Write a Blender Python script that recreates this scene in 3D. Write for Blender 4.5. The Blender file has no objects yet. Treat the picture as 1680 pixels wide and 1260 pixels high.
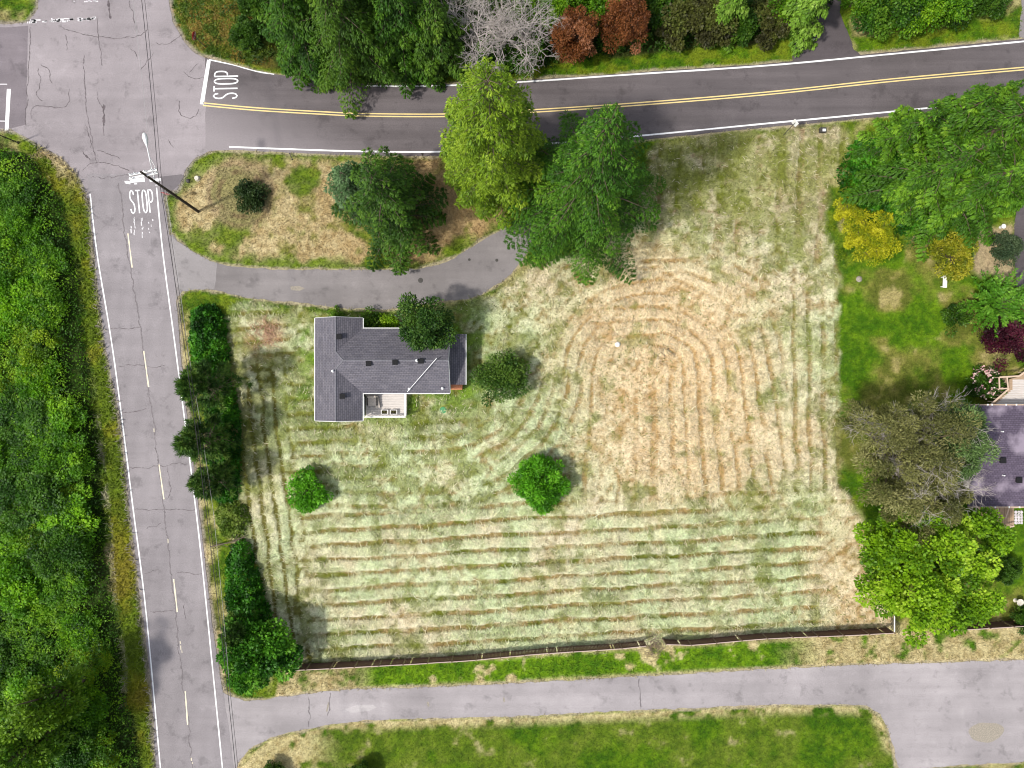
import bpy, math, random
import numpy as np
R = math.radians
rng = np.random.default_rng(7)
random.seed(7)
H = 72.9           # height of the drone over the ground
S = 0.0625         # metres per plan unit (the plan is drawn in 1680 x 1260 units)
scene = bpy.context.scene
COL = scene.collection

def W(px, py, z=0.0):
    f = S * (H - z) / H
    return np.array(((px - 840) * f, (630 - py) * f, z))
def WA(px, py, z=0.0):
    f = S * (H - z) / H
    px = np.asarray(px, float); py = np.asarray(py, float)
    return np.stack([(px - 840) * f, (630 - py) * f, np.zeros_like(px) + z], -1)

# ------------------------------------------------------------------ noise
_T = np.random.default_rng(3).random((8, 256, 256))
def vnoise(x, y, k=0):
    t = _T[k % 8]
    xi = np.floor(x).astype(int); yi = np.floor(y).astype(int)
    fx = x - xi; fy = y - yi
    fx = fx * fx * (3 - 2 * fx); fy = fy * fy * (3 - 2 * fy)
    a = t[xi & 255, yi & 255]; b = t[(xi + 1) & 255, yi & 255]
    c = t[xi & 255, (yi + 1) & 255]; d = t[(xi + 1) & 255, (yi + 1) & 255]
    return (a * (1 - fx) + b * fx) * (1 - fy) + (c * (1 - fx) + d * fx) * fy
def fbm(x, y, sc, k=0, o=4):
    x = np.asarray(x, float) / sc + 13.7 * k; y = np.asarray(y, float) / sc + 7.1 * k
    s = 0; a = 1; t = 0
    for i in range(o):
        s = s + a * vnoise(x, y, k + i); t += a; a *= .5
        x = x * 2.03 + 5.3; y = y * 2.03 + 1.7
    return s / t
def sm(a, b, x):
    t = np.clip((x - a) / (b - a), 0, 1)
    return t * t * (3 - 2 * t)
def mix(a, b, t):
    t = np.asarray(t)[..., None]
    return a * (1 - t) + b * t

# ------------------------------------------------------------------ plan polygons
def smooth(pts, step=8, closed=False):
    p = [np.array(q, float) for q in pts]
    n = len(p); out = []
    rngi = range(n if closed else n - 1)
    for i in rngi:
        p0 = p[(i - 1) % n] if (closed or i > 0) else p[i]
        p1 = p[i]; p2 = p[(i + 1) % n]
        p3 = p[(i + 2) % n] if (closed or i + 2 < n) else p2
        m = max(1, int(np.linalg.norm(p2 - p1) / step))
        for j in range(m):
            t = j / m
            out.append(.5 * ((2 * p1) + (-p0 + p2) * t + (2 * p0 - 5 * p1 + 4 * p2 - p3) * t * t + (-p0 + 3 * p1 - 3 * p2 + p3) * t ** 3))
    if not closed: out.append(p[-1])
    return np.array(out)
def thin(P, tol=.6):
    """drop points that lie on the line between their kept neighbours"""
    if len(P) < 12: return P
    def dp(a, b):
        if b - a < 2: return []
        e = P[b] - P[a]; l = math.hypot(*e) + 1e-9; w = P[a + 1:b] - P[a]
        d = np.abs(w[:, 0] * e[1] - w[:, 1] * e[0]) / l; k = int(d.argmax())
        if d[k] < tol: return []
        k += a + 1
        return dp(a, k) + [k] + dp(k, b)
    h = len(P) // 2
    return P[[0] + dp(0, h) + [h] + dp(h, len(P) - 1) + [len(P) - 1]]
def sdf(X, Y, poly):
    """signed distance in plan units, negative inside"""
    P = thin(np.asarray(poly, float)); lo = P.min(0) - 60; hi = P.max(0) + 60
    near_ = (X > lo[0]) & (X < hi[0]) & (Y > lo[1]) & (Y < hi[1])
    if near_.sum() < near_.size * .98:
        far = np.maximum(np.maximum(lo[0] - X, X - hi[0]), np.maximum(lo[1] - Y, Y - hi[1])) + 60.
        far[near_] = sdf(X[near_], Y[near_], poly) if near_.any() else far[near_]
        return far
    Q = np.roll(P, -1, 0)
    d = np.full(X.shape, 1e18); ins = np.zeros(X.shape, bool)
    for (ax, ay), (bx, by) in zip(P, Q):
        ex, ey = bx - ax, by - ay
        wx, wy = X - ax, Y - ay
        l2 = ex * ex + ey * ey + 1e-12
        t = np.clip((wx * ex + wy * ey) / l2, 0, 1)
        d = np.minimum(d, (wx - ex * t) ** 2 + (wy - ey * t) ** 2)
        c = (ay > Y) != (by > Y)
        if ey != 0:
            ins ^= c & (X < ex * (Y - ay) / ey + ax)
    d = np.sqrt(d)
    return np.where(ins, -d, d)

NS_L = [(143, 285), (155, 420), (172, 560), (199, 700), (213, 840), (233, 1000), (247, 1120), (258, 1290)]
NS_R = [(388, 1290), (370, 1160), (358, 1090), (344, 990), (327, 840), (310, 705), (297, 585), (290, 500), (284, 440), (277, 380), (268, 320), (262, 285)]
P_NS = smooth(NS_L, 10).tolist() + smooth(NS_R, 10).tolist()
P_X = [(-60, 42), (18, 40), (46, 36), (62, 14), (66, -60), (274, -60), (277, 0), (283, 35), (300, 65), (320, 88), (338, 96), (352, 99), (352, 245), (338, 250), (318, 262), (306, 277), (298, 295), (290, 312), (143, 325), (138, 306), (127, 284), (100, 258), (62, 236), (18, 212), (-60, 208)]
E_T = [(337, 95), (380, 105), (420, 117), (470, 124), (520, 131), (600, 138), (708, 138), (840, 133), (1040, 119), (1260, 104), (1470, 84), (1760, 56)]
E_B = [(1760, 158), (1680, 164), (1613, 173), (1496, 187), (1260, 209), (1058, 229), (885, 244), (735, 255), (600, 255), (480, 251), (376, 246), (337, 250)]
P_E = smooth(E_T, 10).tolist() + smooth(E_B, 10).tolist()
D_T = [(276, 384), (284, 384), (300, 402), (345, 428), (420, 440), (560, 443), (680, 442), (740, 425), (790, 396), (828, 374), (848, 345), (854, 300), (842, 240)]
D_B = [(890, 240), (888, 300), (884, 360), (870, 402), (850, 437), (810, 470), (770, 489), (700, 497), (640, 507), (560, 505), (500, 498), (420, 490), (340, 475), (300, 478), (293, 486), (282, 500)]
P_D = smooth(D_T, 8).tolist() + smooth(D_B, 8).tolist()
B_T = [(350, 1126), (400, 1149), (470, 1143), (550, 1133), (700, 1128), (840, 1121), (1000, 1113), (1260, 1098), (1500, 1088), (1760, 1080)]
B_B = [(1760, 1246), (1680, 1250), (1560, 1256), (1490, 1262), (1474, 1262), (1465, 1222), (1455, 1190), (1435, 1166), (1400, 1156), (1260, 1157), (1050, 1165), (840, 1175), (600, 1182), (510, 1195), (440, 1212), (402, 1237), (388, 1258), (380, 1290), (352, 1290)]
P_B = smooth(B_T, 10).tolist() + smooth(B_B, 10).tolist()
P_UP = [(1300, 108), (1304, 45), (1330, 20), (1345, -40), (1385, -40), (1378, 20), (1393, 60), (1400, 82), (1420, 95)]
P_RT = [(1668, 470), (1664, 420), (1664, 370), (1672, 330), (1760, 320), (1760, 480)]
P_TR = [(1672, 60), (1676, 20), (1674, -40), (1760, -40), (1760, 70)]
ROADS = [P_NS, P_X, P_E, P_D, P_B, P_UP, P_RT, P_TR]
P_FIELD = smooth([(372, 505), (372, 600), (392, 680), (392, 800), (380, 880), (430, 960), (455, 1090), (1470, 1030), (1440, 900), (1385, 800), (1378, 745), (1378, 480), (1372, 420), (1362, 330), (1400, 215), (1300, 205), (1085, 232), (1040, 330), (960, 400), (870, 440), (800, 485), (640, 512), (500, 505), (420, 494)], 20, True).tolist()
P_LAWN = [(1378, 480), (1392, 440), (1450, 400), (1560, 380), (1760, 380), (1760, 1040), (1560, 1040), (1470, 1030), (1440, 960), (1420, 860), (1379, 748)]
P_DIRT = [(1595, 375), (1662, 365), (1664, 470), (1640, 462), (1598, 440)]
P_ISLE = smooth([(375, 246), (338, 262), (306, 290), (278, 330), (282, 380), (340, 424), (420, 438), (560, 442), (680, 441), (740, 424), (830, 372), (852, 330), (845, 250), (600, 250)], 20, True).tolist()
P_SL = smooth([(400, 1256), (440, 1214), (520, 1196), (600, 1184), (840, 1177), (1050, 1167), (1260, 1159), (1400, 1158), (1435, 1168), (1452, 1190), (1463, 1222), (1470, 1300), (390, 1300)], 20, True).tolist()
P_VG = [(460, 1098), (1133, 1056), (1470, 1036), (1760, 1020), (1760, 1082), (1500, 1088), (1260, 1098), (840, 1121), (550, 1133), (450, 1146)]
P_TV = [(860, 128), (900, 104), (1000, 96), (1110, 84), (1230, 74), (1300, 60), (1298, 90), (1262, 104), (1040, 120), (870, 133)]
P_TW = [(1398, 60), (1500, 58), (1600, 30), (1668, 40), (1664, 58), (1560, 72), (1470, 82), (1412, 84)]
P_LV = smooth([(60, 235), (100, 258), (127, 284), (140, 320), (155, 420), (172, 560), (199, 700), (213, 840), (233, 1000), (247, 1120), (258, 1300), (200, 1300), (205, 1100), (190, 1000), (180, 860), (165, 720), (150, 600), (135, 450), (110, 340), (50, 260)], 20, True).tolist()
P_THICK = smooth([(-200, 275), (30, 250), (68, 290), (106, 340), (130, 450), (146, 600), (160, 720), (172, 860), (186, 1000), (202, 1100), (200, 1400), (-300, 1400)], 20, True).tolist()
P_WOOD = smooth([(300, -100), (305, 60), (345, 90), (420, 108), (600, 128), (840, 122), (880, 100), (1000, 92), (1110, 85), (1295, 55), (1300, -100)], 20, True).tolist()
P_HOUSE = [(525, 530), (590, 530), (597, 545), (760, 545), (760, 635), (665, 640), (665, 680), (600, 685), (530, 685)]

def arr(*c): return np.array(c, float)
def ground_color(X, Y):
    """albedo of the ground in linear colour for plan coordinates, plus the swath profile and mow direction"""
    n1 = fbm(X, Y, 60, 1); n2 = fbm(X, Y, 18, 2); n3 = fbm(X, Y, 160, 3); n4 = fbm(X, Y, 7, 4, 3)
    wx = X + (fbm(X, Y, 26, 5) - .5) * 26; wy = Y + (fbm(X, Y, 26, 6) - .5) * 26
    green = mix(arr(.052, .118, .006), arr(.155, .215, .014), sm(.35, .65, .6 * n2 + .4 * n4))
    lush = mix(arr(.045, .115, .004), arr(.13, .23, .008), sm(.32, .68, .3 * n2 + .35 * n1 + .35 * n4))
    straw = mix(arr(.36, .27, .125), arr(.54, .45, .25), sm(.3, .7, .5 * n2 + .5 * n4))
    olive = mix(arr(.10, .12, .018), arr(.21, .20, .045), sm(.3, .7, n2))
    col = mix(green, straw, sm(.55, .7, n1) * .6)
    prof = np.zeros(X.shape); ang = np.zeros(X.shape)
    # --- mown field
    F = sm(6, -10, sdf(wx, wy, P_FIELD))
    jx = X + (fbm(X, Y, 46, 7) - .5) * 11; jy = Y + (fbm(X, Y, 46, 0) - .5) * 9
    zones = []
    zones.append((np.ones_like(X), (jy + .055 * (jx - 840)) / 24.3, np.full(X.shape, .055), 1.0))           # south rows
    cx = 1072
    fan = 1 + np.clip(Y - 600, 0, 400) * .0008
    xr = (jx - cx) / fan
    rr = np.hypot(xr, np.minimum(jy - 610, 0) * 1.12)
    a_c = np.where(jy < 610, np.arctan2(-(xr), (610 - jy) * 1.12) , math.pi / 2)
    zC = sm(838, 808, wy + .09 * (wx - 1000)) * sm(880, 935, wx + np.clip(Y - 640, 0, 300) * -.15) * sm(415, 445, wy)
    zC = zC * np.where(jy < 560, sm(.30, .52, fbm(X, Y, 55, 4)), 1)
    zones.append((zC, rr / 23.5, np.where(jy < 610, math.pi / 2 - np.arctan2((610 - jy) * 1.12, np.abs(xr) + 1e-6) + 0 * a_c + 0, math.pi / 2), .9))
    dx = jx - 715; dy = jy - 585
    rA = np.where(dx > 0, np.hypot(dx, np.maximum(dy, 0)), np.maximum(dy, 0))
    zA = sm(120, 140, rA) * sm(262, 245, rA) * sm(520, 570, wx) * sm(600, 640, wy)
    zones.append((zA, rA / 22.0, np.where(dx > 0, np.arctan2(dx, np.maximum(dy, 1)), 0), .75))
    zL = sm(505, 470, wx - .1 * (Y - 800)) * sm(560, 600, wy)
    zones.append((zL, (jx - .125 * (jy - 600)) / 21.0, np.full(X.shape, math.pi / 2 - .12), .95))
    zR = sm(1270, 1300, wx) * sm(440, 480, wy) * sm(830, 780, wy)
    zones.append((zR, (jx - .02 * jy) / 23.0, np.full(X.shape, math.pi / 2), .85))
    zN = sm(440, 405, wy + .1 * (1200 - wx)) * sm(1040, 1070, wx)
    zones.append((zN, (jx + .04 * jy) / 33.0, np.full(X.shape, math.pi / 2), .7))
    zO = np.maximum.reduce([sm(1330, 1375, wx) * sm(830, 870, wy), sm(930, 860, wx) * sm(650, 600, wy) * sm(470, 500, wx), sm(560, 520, wx) * sm(520, 560, wx) * 0])
    zones.append((zO, (jx + jy) / 40.0, np.full(X.shape, .6), .25))
    st = np.zeros(X.shape); ln = np.zeros(X.shape); amp = np.zeros(X.shape)
    for m, u, a, k in zones:
        h = np.floor(u)
        fr = u - h
        wdt = .30 + .16 * (vnoise(h * 3.1, h * 0 + (X + Y) / 160, 2) - .5)
        s = sm(0, .10, fr) * sm(1.02 - wdt * .1, 1 - wdt, fr) if False else sm(wdt - .06, wdt + .07, fr) * sm(1.0, .95, fr)
        l = np.exp(-((fr - .97) / .05) ** 2)
        st = st * (1 - m) + s * m; ln = ln * (1 - m) + l * m * k; amp = amp * (1 - m) + k * m
        ang = np.where(m > .5, a, ang)
    st = np.clip(st + (n4 - .5) * np.where(Y > 835, .8, 1.2) + (n2 - .5) * .6, 0, 1)
    cov = sm(.34, .58, fbm(X, Y, 58, 5)); amp = amp * np.where(Y > 835, .55 + .45 * cov, .28 + .66 * cov)
    ln = ln * (.3 + .7 * cov)
    st = st * amp + (1 - amp) * sm(.30, .58, .5 * n4 + .5 * n2)
    dry = np.exp(-(((X - 1090) / 185) ** 2 + ((Y - 570) / 165) ** 2) ** 1.6)
    dry = np.maximum(dry, .75 * np.exp(-(((X - 1130) / 190) ** 2 + ((Y - 720) / 110) ** 2) ** 2))
    dry = np.maximum(dry, .55 * sm(1280, 1420, X) * sm(760, 860, Y))
    dry = np.clip(dry + (n1 - .5) * .7, 0, 1)
    north = sm(455, 330, Y) * sm(1000, 1080, X)
    mint = sm(.27, .60, fbm(X, Y, 45, 6) * .5 + n3 * .5) * (1 - dry)
    hay = mix(mix(arr(.63, .56, .385), arr(.515, .575, .335), mint), arr(.66, .52, .32), dry)
    hay = mix(hay, mix(arr(.44, .37, .23), arr(.33, .31, .12), sm(.4, .6, n1)), north * .8)
    gp = sm(.52, .66, fbm(X, Y, 38, 0) + .12 * (fbm(X, Y, 10, 3) - .5) - .28 * dry)
    gp = np.clip(gp + .45 * sm(640, 480, X) + .35 * sm(700, 800, X) * sm(1000, 900, X) * sm(700, 600, Y), 0, 1)
    stub = mix(mix(arr(.26, .19, .075), arr(.11, .125, .014), gp), arr(.40, .255, .105), dry)
    stub = mix(stub, mix(arr(.10, .115, .014), arr(.21, .135, .07), sm(.36, .52, n2)), north * .85)
    fc = mix(stub, hay, st)
    fc = mix(fc, arr(.66, .60, .44), ln * .55 * sm(.35, .6, fbm(X, Y, 50, 1)))
    # clumps of regrowth
    cl = sm(.60, .68, fbm(X, Y, 30, 2) - .16 * dry + .10 * sm(950, 500, X) * sm(860, 700, Y) + .10 * north)
    cl = np.maximum(cl, sm(.58, .66, fbm(X, Y, 16, 5) - .2 * dry) * .7)
    fc = mix(fc, mix(arr(.10, .125, .012), arr(.19, .22, .035), n4), cl * .62)
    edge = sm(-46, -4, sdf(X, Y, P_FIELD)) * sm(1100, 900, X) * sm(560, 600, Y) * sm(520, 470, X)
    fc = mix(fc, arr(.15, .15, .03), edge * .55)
    fc = mix(fc, mix(arr(.10, .11, .014), arr(.16, .13, .04), n2), sm(.56, .42, st) * zL * .85)
    wg = sm(.50, .62, fbm(X, Y, 26, 4) + .10 * sm(900, 600, X) * sm(820, 640, Y) - .2 * dry); fc = mix(fc, mix(arr(.12, .15, .015), arr(.24, .26, .06), n4), wg * .5 * sm(880, 800, Y))
    # uncut greener ground near the house
    hg = sm(75, 10, sdf(wx, wy, P_HOUSE)) * sm(720, 660, Y)
    hg = np.maximum(hg, sm(560, 500, Y) * sm(520, 440, X) * 0.7)
    fc = mix(fc, lush * 1.1, hg * sm(.38, .55, n2 * .6 + n1 * .4) * .85)
    bp = np.exp(-(((X - 437) / 36) ** 2 + ((Y - 552) / 34) ** 2) ** 1.5) * sm(.35, .55, n2)
    fc = mix(fc, arr(.36, .19, .11), bp * .7)
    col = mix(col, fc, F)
    prof = st * F * amp
    # --- lawns
    L = sm(4, -6, sdf(wx, wy, P_LAWN))
    lc = mix(lush, olive * 1.05, sm(.42, .62, n1)); lc = mix(lc, arr(.40, .33, .15), sm(.58, .72, .55 * n1 + .45 * n2) * .7)
    col = mix(col, lc * 1.0, L)
    Dm = sm(6, -6, sdf(wx, wy, P_DIRT)); col = mix(col, arr(.42, .31, .2), Dm * .8)
    SL = sm(2, -4, sdf(X, Y, P_SL)); lc = mix(lush * .85, olive * .8, sm(.4, .6, n1) * .35); lc = mix(lc, straw * .8, sm(.62, .74, n1 * .5 + n2 * .5) * .6)
    lc = mix(lc, straw * 1.1, np.maximum(sm(-22, -2, sdf(X, Y, P_SL)) * sm(.32, .5, n2), sm(580, 480, wx) * sm(.25, .45, n2)) * .8)
    col = mix(col, lc, SL)
    V = sm(2, -4, sdf(X, Y, P_VG)); vt = np.maximum(sm(1270, 1350, wx), sm(620, 560, wx)); lc = mix(lush * 1.15, straw, np.maximum(sm(.60, .68, n1 * .5 + n2 * .5), vt * sm(.25, .5, n2)) * .9)
    lc = mix(lc, straw * 1.12, sm(-9, -1, sdf(X, Y, P_VG)) * .7 * sm(.3, .5, n2)); col = mix(col, lc, V)
    I = sm(4, -4, sdf(wx, wy, P_ISLE)); di = sdf(X, Y, P_ISLE)
    ic = mix(mix(straw, arr(.40, .26, .12), sm(480, 700, X) * .7), olive, sm(.48, .62, n1 * .6 + n2 * .4)); ic = mix(ic, mix(green, lush, .5), np.maximum(sm(-26, -6, di + (n2 - .5) * 30) * .85, sm(.58, .66, n1 + (520 - X) * .0004) * .7))
    ru = np.hypot(X - 395, (Y - 318)); ring = sm(.45, .6, np.sin(ru / 2.6) * .5 + .5) * sm(62, 46, ru) * sm(22, 30, ru)
    ic = mix(ic, arr(.34, .26, .15), sm(66, 50, ru) * .6); ic = mix(ic, arr(.16, .10, .06), ring * .6 * sm(.35, .6, n2)); col = mix(col, ic, I)
    LV = sm(3, -3, sdf(wx, Y, P_LV)); lv = mix(mix(arr(.12, .18, .012), arr(.21, .22, .016), sm(.4, .6, n1)), arr(.25, .19, .03), sm(.6, .7, n1) * .5)
    lv = mix(lv, arr(.42, .37, .27), sm(-5, -1, sdf(X, Y, P_LV)) * sm(150, 170, X) * .7); lv = mix(lv, straw * .9, sm(330, 260, Y) * sm(.4, .55, n2)); col = mix(col, lv, LV)
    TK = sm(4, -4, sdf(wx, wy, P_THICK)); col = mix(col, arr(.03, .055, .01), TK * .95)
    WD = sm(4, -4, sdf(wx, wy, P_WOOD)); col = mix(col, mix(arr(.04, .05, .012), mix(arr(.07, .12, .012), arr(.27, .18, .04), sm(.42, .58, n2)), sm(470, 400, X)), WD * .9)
    TV = np.maximum(sm(3, -4, sdf(wx, Y, P_TV)), sm(3, -4, sdf(wx, Y, P_TW))); col = mix(col, mix(lush, arr(.16, .20, .012), sm(.4, .6, n2) * .8), TV)
    # verge east of the main road
    rv = sm(28, 4, sdf(X, Y, P_NS)) * sm(262, 290, X) * sm(470, 520, Y)
    col = mix(col, mix(olive, straw, sm(.42, .58, n2)), rv * .85)
    # gravel at the road edges
    re = np.minimum(sdf(X, Y, P_NS), sdf(X, Y, P_X))
    col = mix(col, arr(.33, .28, .24), sm(7, 1.5, re + (n2 - .5) * 8) * .8)
    re = np.minimum(np.minimum(sdf(X, Y, P_E), sdf(X, Y, P_D)), sdf(X, Y, P_B))
    col = mix(col, arr(.42, .35, .24), sm(5, 1, re + (n2 - .5) * 9) * .8)
    return np.clip(col, .004, .9), prof, ang, F

# ------------------------------------------------------------------ materials
def new_mat(name):
    m = bpy.data.materials.new(name); m.use_nodes = True
    nt = m.node_tree; nt.nodes.clear()
    out = nt.nodes.new('ShaderNodeOutputMaterial')
    b = nt.nodes.new('ShaderNodeBsdfPrincipled'); nt.links.new(b.outputs[0], out.inputs[0])
    return m, nt, b, out
def N(nt, t, **kw):
    n = nt.nodes.new(t)
    for k, v in kw.items(): setattr(n, k, v)
    return n
def noise(nt, scale, detail=4, vec=None, rough=.6):
    n = N(nt, 'ShaderNodeTexNoise'); n.inputs['Scale'].default_value = scale; n.inputs['Detail'].default_value = detail; n.inputs['Roughness'].default_value = rough
    if vec: nt.links.new(vec, n.inputs['Vector'])
    return n.outputs['Fac']
def ramp(nt, fac, stops):
    r = N(nt, 'ShaderNodeValToRGB'); e = r.color_ramp.elements
    while len(e) < len(stops): e.new(.5)
    for i, (p, c) in enumerate(stops):
        e[i].position = p; e[i].color = (c, c, c, 1) if not hasattr(c, '__len__') else (*c, 1)
    nt.links.new(fac, r.inputs[0]); return r.outputs[0]
def mixc(nt, a, b, f, mode='MIX'):
    n = N(nt, 'ShaderNodeMix', data_type='RGBA', blend_type=mode)
    for s, v in ((n.inputs[6], a), (n.inputs[7], b), (n.inputs[0], f)):
        if hasattr(v, 'is_linked'): nt.links.new(v, s)
        elif hasattr(v, '__len__'): s.default_value = (*v, 1)
        else: s.default_value = v
    return n.outputs[2]
def wpos(nt, scale=(1, 1, 1), rot=(0, 0, 0)):
    g = N(nt, 'ShaderNodeNewGeometry'); m = N(nt, 'ShaderNodeMapping'); m.inputs['Scale'].default_value = scale; m.inputs['Rotation'].default_value = rot
    nt.links.new(g.outputs['Position'], m.inputs['Vector']); return m.outputs[0]
def bump(nt, b, h, st=.3, dist=.05):
    n = N(nt, 'ShaderNodeBump'); n.inputs['Strength'].default_value = st; n.inputs['Distance'].default_value = dist
    nt.links.new(h, n.inputs['Height']); nt.links.new(n.outputs[0], b.inputs['Normal'])

def mat_flat(name, c, rough=.6, var=.12, scale=6, metal=0):
    m, nt, b, o = new_mat(name)
    f = noise(nt, scale, 5, wpos(nt))
    c = np.array(c)
    col = ramp(nt, f, [(.3, tuple(c * (1 - var))), (.7, tuple(np.minimum(c * (1 + var), 1)))])
    nt.links.new(col, b.inputs['Base Color']); b.inputs['Roughness'].default_value = rough; b.inputs['Metallic'].default_value = metal
    return m
def mat_ground():
    m, nt, b, o = new_mat('soil_and_stubble')
    a = N(nt, 'ShaderNodeAttribute', attribute_name='tint')
    v = wpos(nt)
    f = ramp(nt, noise(nt, 3.2, 6, v, .75), [(.25, .42), (.5, 1.0), (.75, 1.5)])
    f2 = ramp(nt, noise(nt, 14, 3, v, .7), [(.3, .7), (.7, 1.3)])
    c = mixc(nt, a.outputs['Color'], f, 1.0, 'MULTIPLY'); c = mixc(nt, c, f2, 1.0, 'MULTIPLY')
    nt.links.new(c, b.inputs['Base Color']); b.inputs['Roughness'].default_value = .95; b.inputs['Specular IOR Level'].default_value = .1
    bump(nt, b, noise(nt, 9, 5, v, .7), .6, .08)
    return m
def mat_leaf(name='leaf', trans=.28, rough=.5):
    m, nt, b, o = new_mat(name)
    a = N(nt, 'ShaderNodeAttribute', attribute_name='tint')
    nt.links.new(a.outputs['Color'], b.inputs['Base Color']); b.inputs['Roughness'].default_value = rough; b.inputs['Specular IOR Level'].default_value = .25
    t = N(nt, 'ShaderNodeBsdfTranslucent'); nt.links.new(a.outputs['Color'], t.inputs['Color'])
    mx = N(nt, 'ShaderNodeMixShader'); mx.inputs[0].default_value = trans
    nt.links.new(b.outputs[0], mx.inputs[1]); nt.links.new(t.outputs[0], mx.inputs[2]); nt.links.new(mx.outputs[0], o.inputs[0])
    return m
def mat_asphalt(name, base, along, wear=.12, tracks=None, rough=.85, patch=.15, fade=None):
    """along: direction of travel in radians; tracks: spacing of the paler wheel tracks"""
    m, nt, b, o = new_mat(name)
    base = np.array(base)
    fine = ramp(nt, noise(nt, 9, 4, wpos(nt), .85), [(.25, .76), (.75, 1.24)])
    st = noise(nt, 1.0, 4, wpos(nt, (.035, .75, 1) , (0, 0, -along)), .6)
    big = noise(nt, .13, 5, wpos(nt), .62)
    c = ramp(nt, st, [(.25, tuple(base * (1 - wear))), (.75, tuple(base * (1 + wear)))])
    c = mixc(nt, c, ramp(nt, big, [(.3, 1 - patch), (.7, 1 + patch)]), 1.0, 'MULTIPLY')
    c = mixc(nt, c, fine, 1.0, 'MULTIPLY')
    if tracks:
        w = N(nt, 'ShaderNodeTexWave', wave_type='BANDS', bands_direction='Y', wave_profile='SIN')
        w.inputs['Scale'].default_value = tracks; w.inputs['Distortion'].default_value = 1.2; w.inputs['Detail'].default_value = 2; w.inputs['Detail Scale'].default_value = .2
        nt.links.new(wpos(nt, (1, 1, 1), (0, 0, -along)), w.inputs['Vector'])
        c = mixc(nt, c, ramp(nt, w.outputs['Fac'], [(.1, .975), (.9, 1.025)]), 1.0, 'MULTIPLY')
    ms = noise(nt, .55, 6, wpos(nt, (1, 1, 1), (0, 0, .4)), .7); c = mixc(nt, c, ramp(nt, ms, [(.34, .74), (.45, 1.0), (.58, 1.0), (.70, 1.15)]), 1.0, 'MULTIPLY')
    if fade:   # older, dustier asphalt towards the junction
        sx = N(nt, 'ShaderNodeSeparateXYZ'); nt.links.new(wpos(nt), sx.inputs[0]); mr = N(nt, 'ShaderNodeMapRange'); mr.inputs[1].default_value = fade[1]; mr.inputs[2].default_value = fade[2]
        my = N(nt, 'ShaderNodeMath', operation='MULTIPLY_ADD'); my.inputs[1].default_value = 2.2; my.inputs[2].default_value = -2.2 * 25.9; nt.links.new(sx.outputs[1], my.inputs[0]); ad = N(nt, 'ShaderNodeMath', operation='ADD'); nt.links.new(sx.outputs[0], ad.inputs[0]); nt.links.new(my.outputs[0], ad.inputs[1])
        nt.links.new(ad.outputs[0], mr.inputs[0]); pale = mixc(nt, fade[0], fine, 1.0, 'MULTIPLY'); c = mixc(nt, pale, c, mr.outputs[0])
    nt.links.new(c, b.inputs['Base Color']); b.inputs['Roughness'].default_value = rough; b.inputs['Specular IOR Level'].default_value = .25
    bump(nt, b, noise(nt, 30, 3, wpos(nt), .8), .25, .02)
    return m
def mat_paint(name, c, worn=.45):
    m, nt, b, o = new_mat(name)
    f = noise(nt, 5.5, 6, wpos(nt), .8)
    c = np.array(c)
    col = ramp(nt, f, [(.24 + worn * .1, tuple(c * .62)), (.42, tuple(c)), (1, tuple(c))])
    nt.links.new(col, b.inputs['Base Color']); b.inputs['Roughness'].default_value = .7
    return m
def mat_shingle(name, c1, c2, painted_sheen=None):
    m, nt, b, o = new_mat(name)
    uv = N(nt, 'ShaderNodeUVMap'); uv.uv_map = 'uv'
    br = N(nt, 'ShaderNodeTexBrick'); nt.links.new(uv.outputs[0], br.inputs['Vector'])
    br.inputs['Scale'].default_value = 1; br.inputs['Brick Width'].default_value = .32; br.inputs['Row Height'].default_value = .2; br.inputs['Mortar Size'].default_value = .014; br.inputs['Bias'].default_value = 0
    br.inputs['Color1'].default_value = (*c1, 1); br.inputs['Color2'].default_value = (*c2, 1); br.inputs['Mortar'].default_value = (*(np.array(c1) * .45), 1)
    mp = N(nt, 'ShaderNodeMapping'); mp.inputs['Scale'].default_value = (.7, 4.5, 1); nt.links.new(uv.outputs[0], mp.inputs['Vector'])
    f = ramp(nt, noise(nt, 1, 5, mp.outputs[0], .7), [(.25, .72), (.75, 1.3)])
    c = mixc(nt, br.outputs['Color'], f, 1.0, 'MULTIPLY')
    g = ramp(nt, noise(nt, .35, 4, wpos(nt)), [(.3, .9), (.7, 1.1)]); c = mixc(nt, c, g, 1.0, 'MULTIPLY')
    if painted_sheen:
        s = ramp(nt, noise(nt, .33, 4, wpos(nt), .55), [(.50, 0.0), (.64, 1.0)]); c = mixc(nt, c, painted_sheen, s)  # pale sheen spots painted into the shingle colour
    nt.links.new(c, b.inputs['Base Color']); b.inputs['Roughness'].default_value = .8; b.inputs['Specular IOR Level'].default_value = .3
    bump(nt, b, br.outputs['Fac'], -.5, .02)
    return m
def mat_wood(name, c, var=.3, scale=1.0, along=(1, 14, 1), rough=.75):
    m, nt, b, o = new_mat(name)
    c = np.array(c)
    f = noise(nt, 2.0 * scale, 5, wpos(nt, along), .7)
    col = ramp(nt, f, [(.25, tuple(c * (1 - var))), (.75, tuple(np.minimum(c * (1 + var), 1)))])
    nt.links.new(col, b.inputs['Base Color']); b.inputs['Roughness'].default_value = rough
    bump(nt, b, f, .3, .02)
    return m

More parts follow.
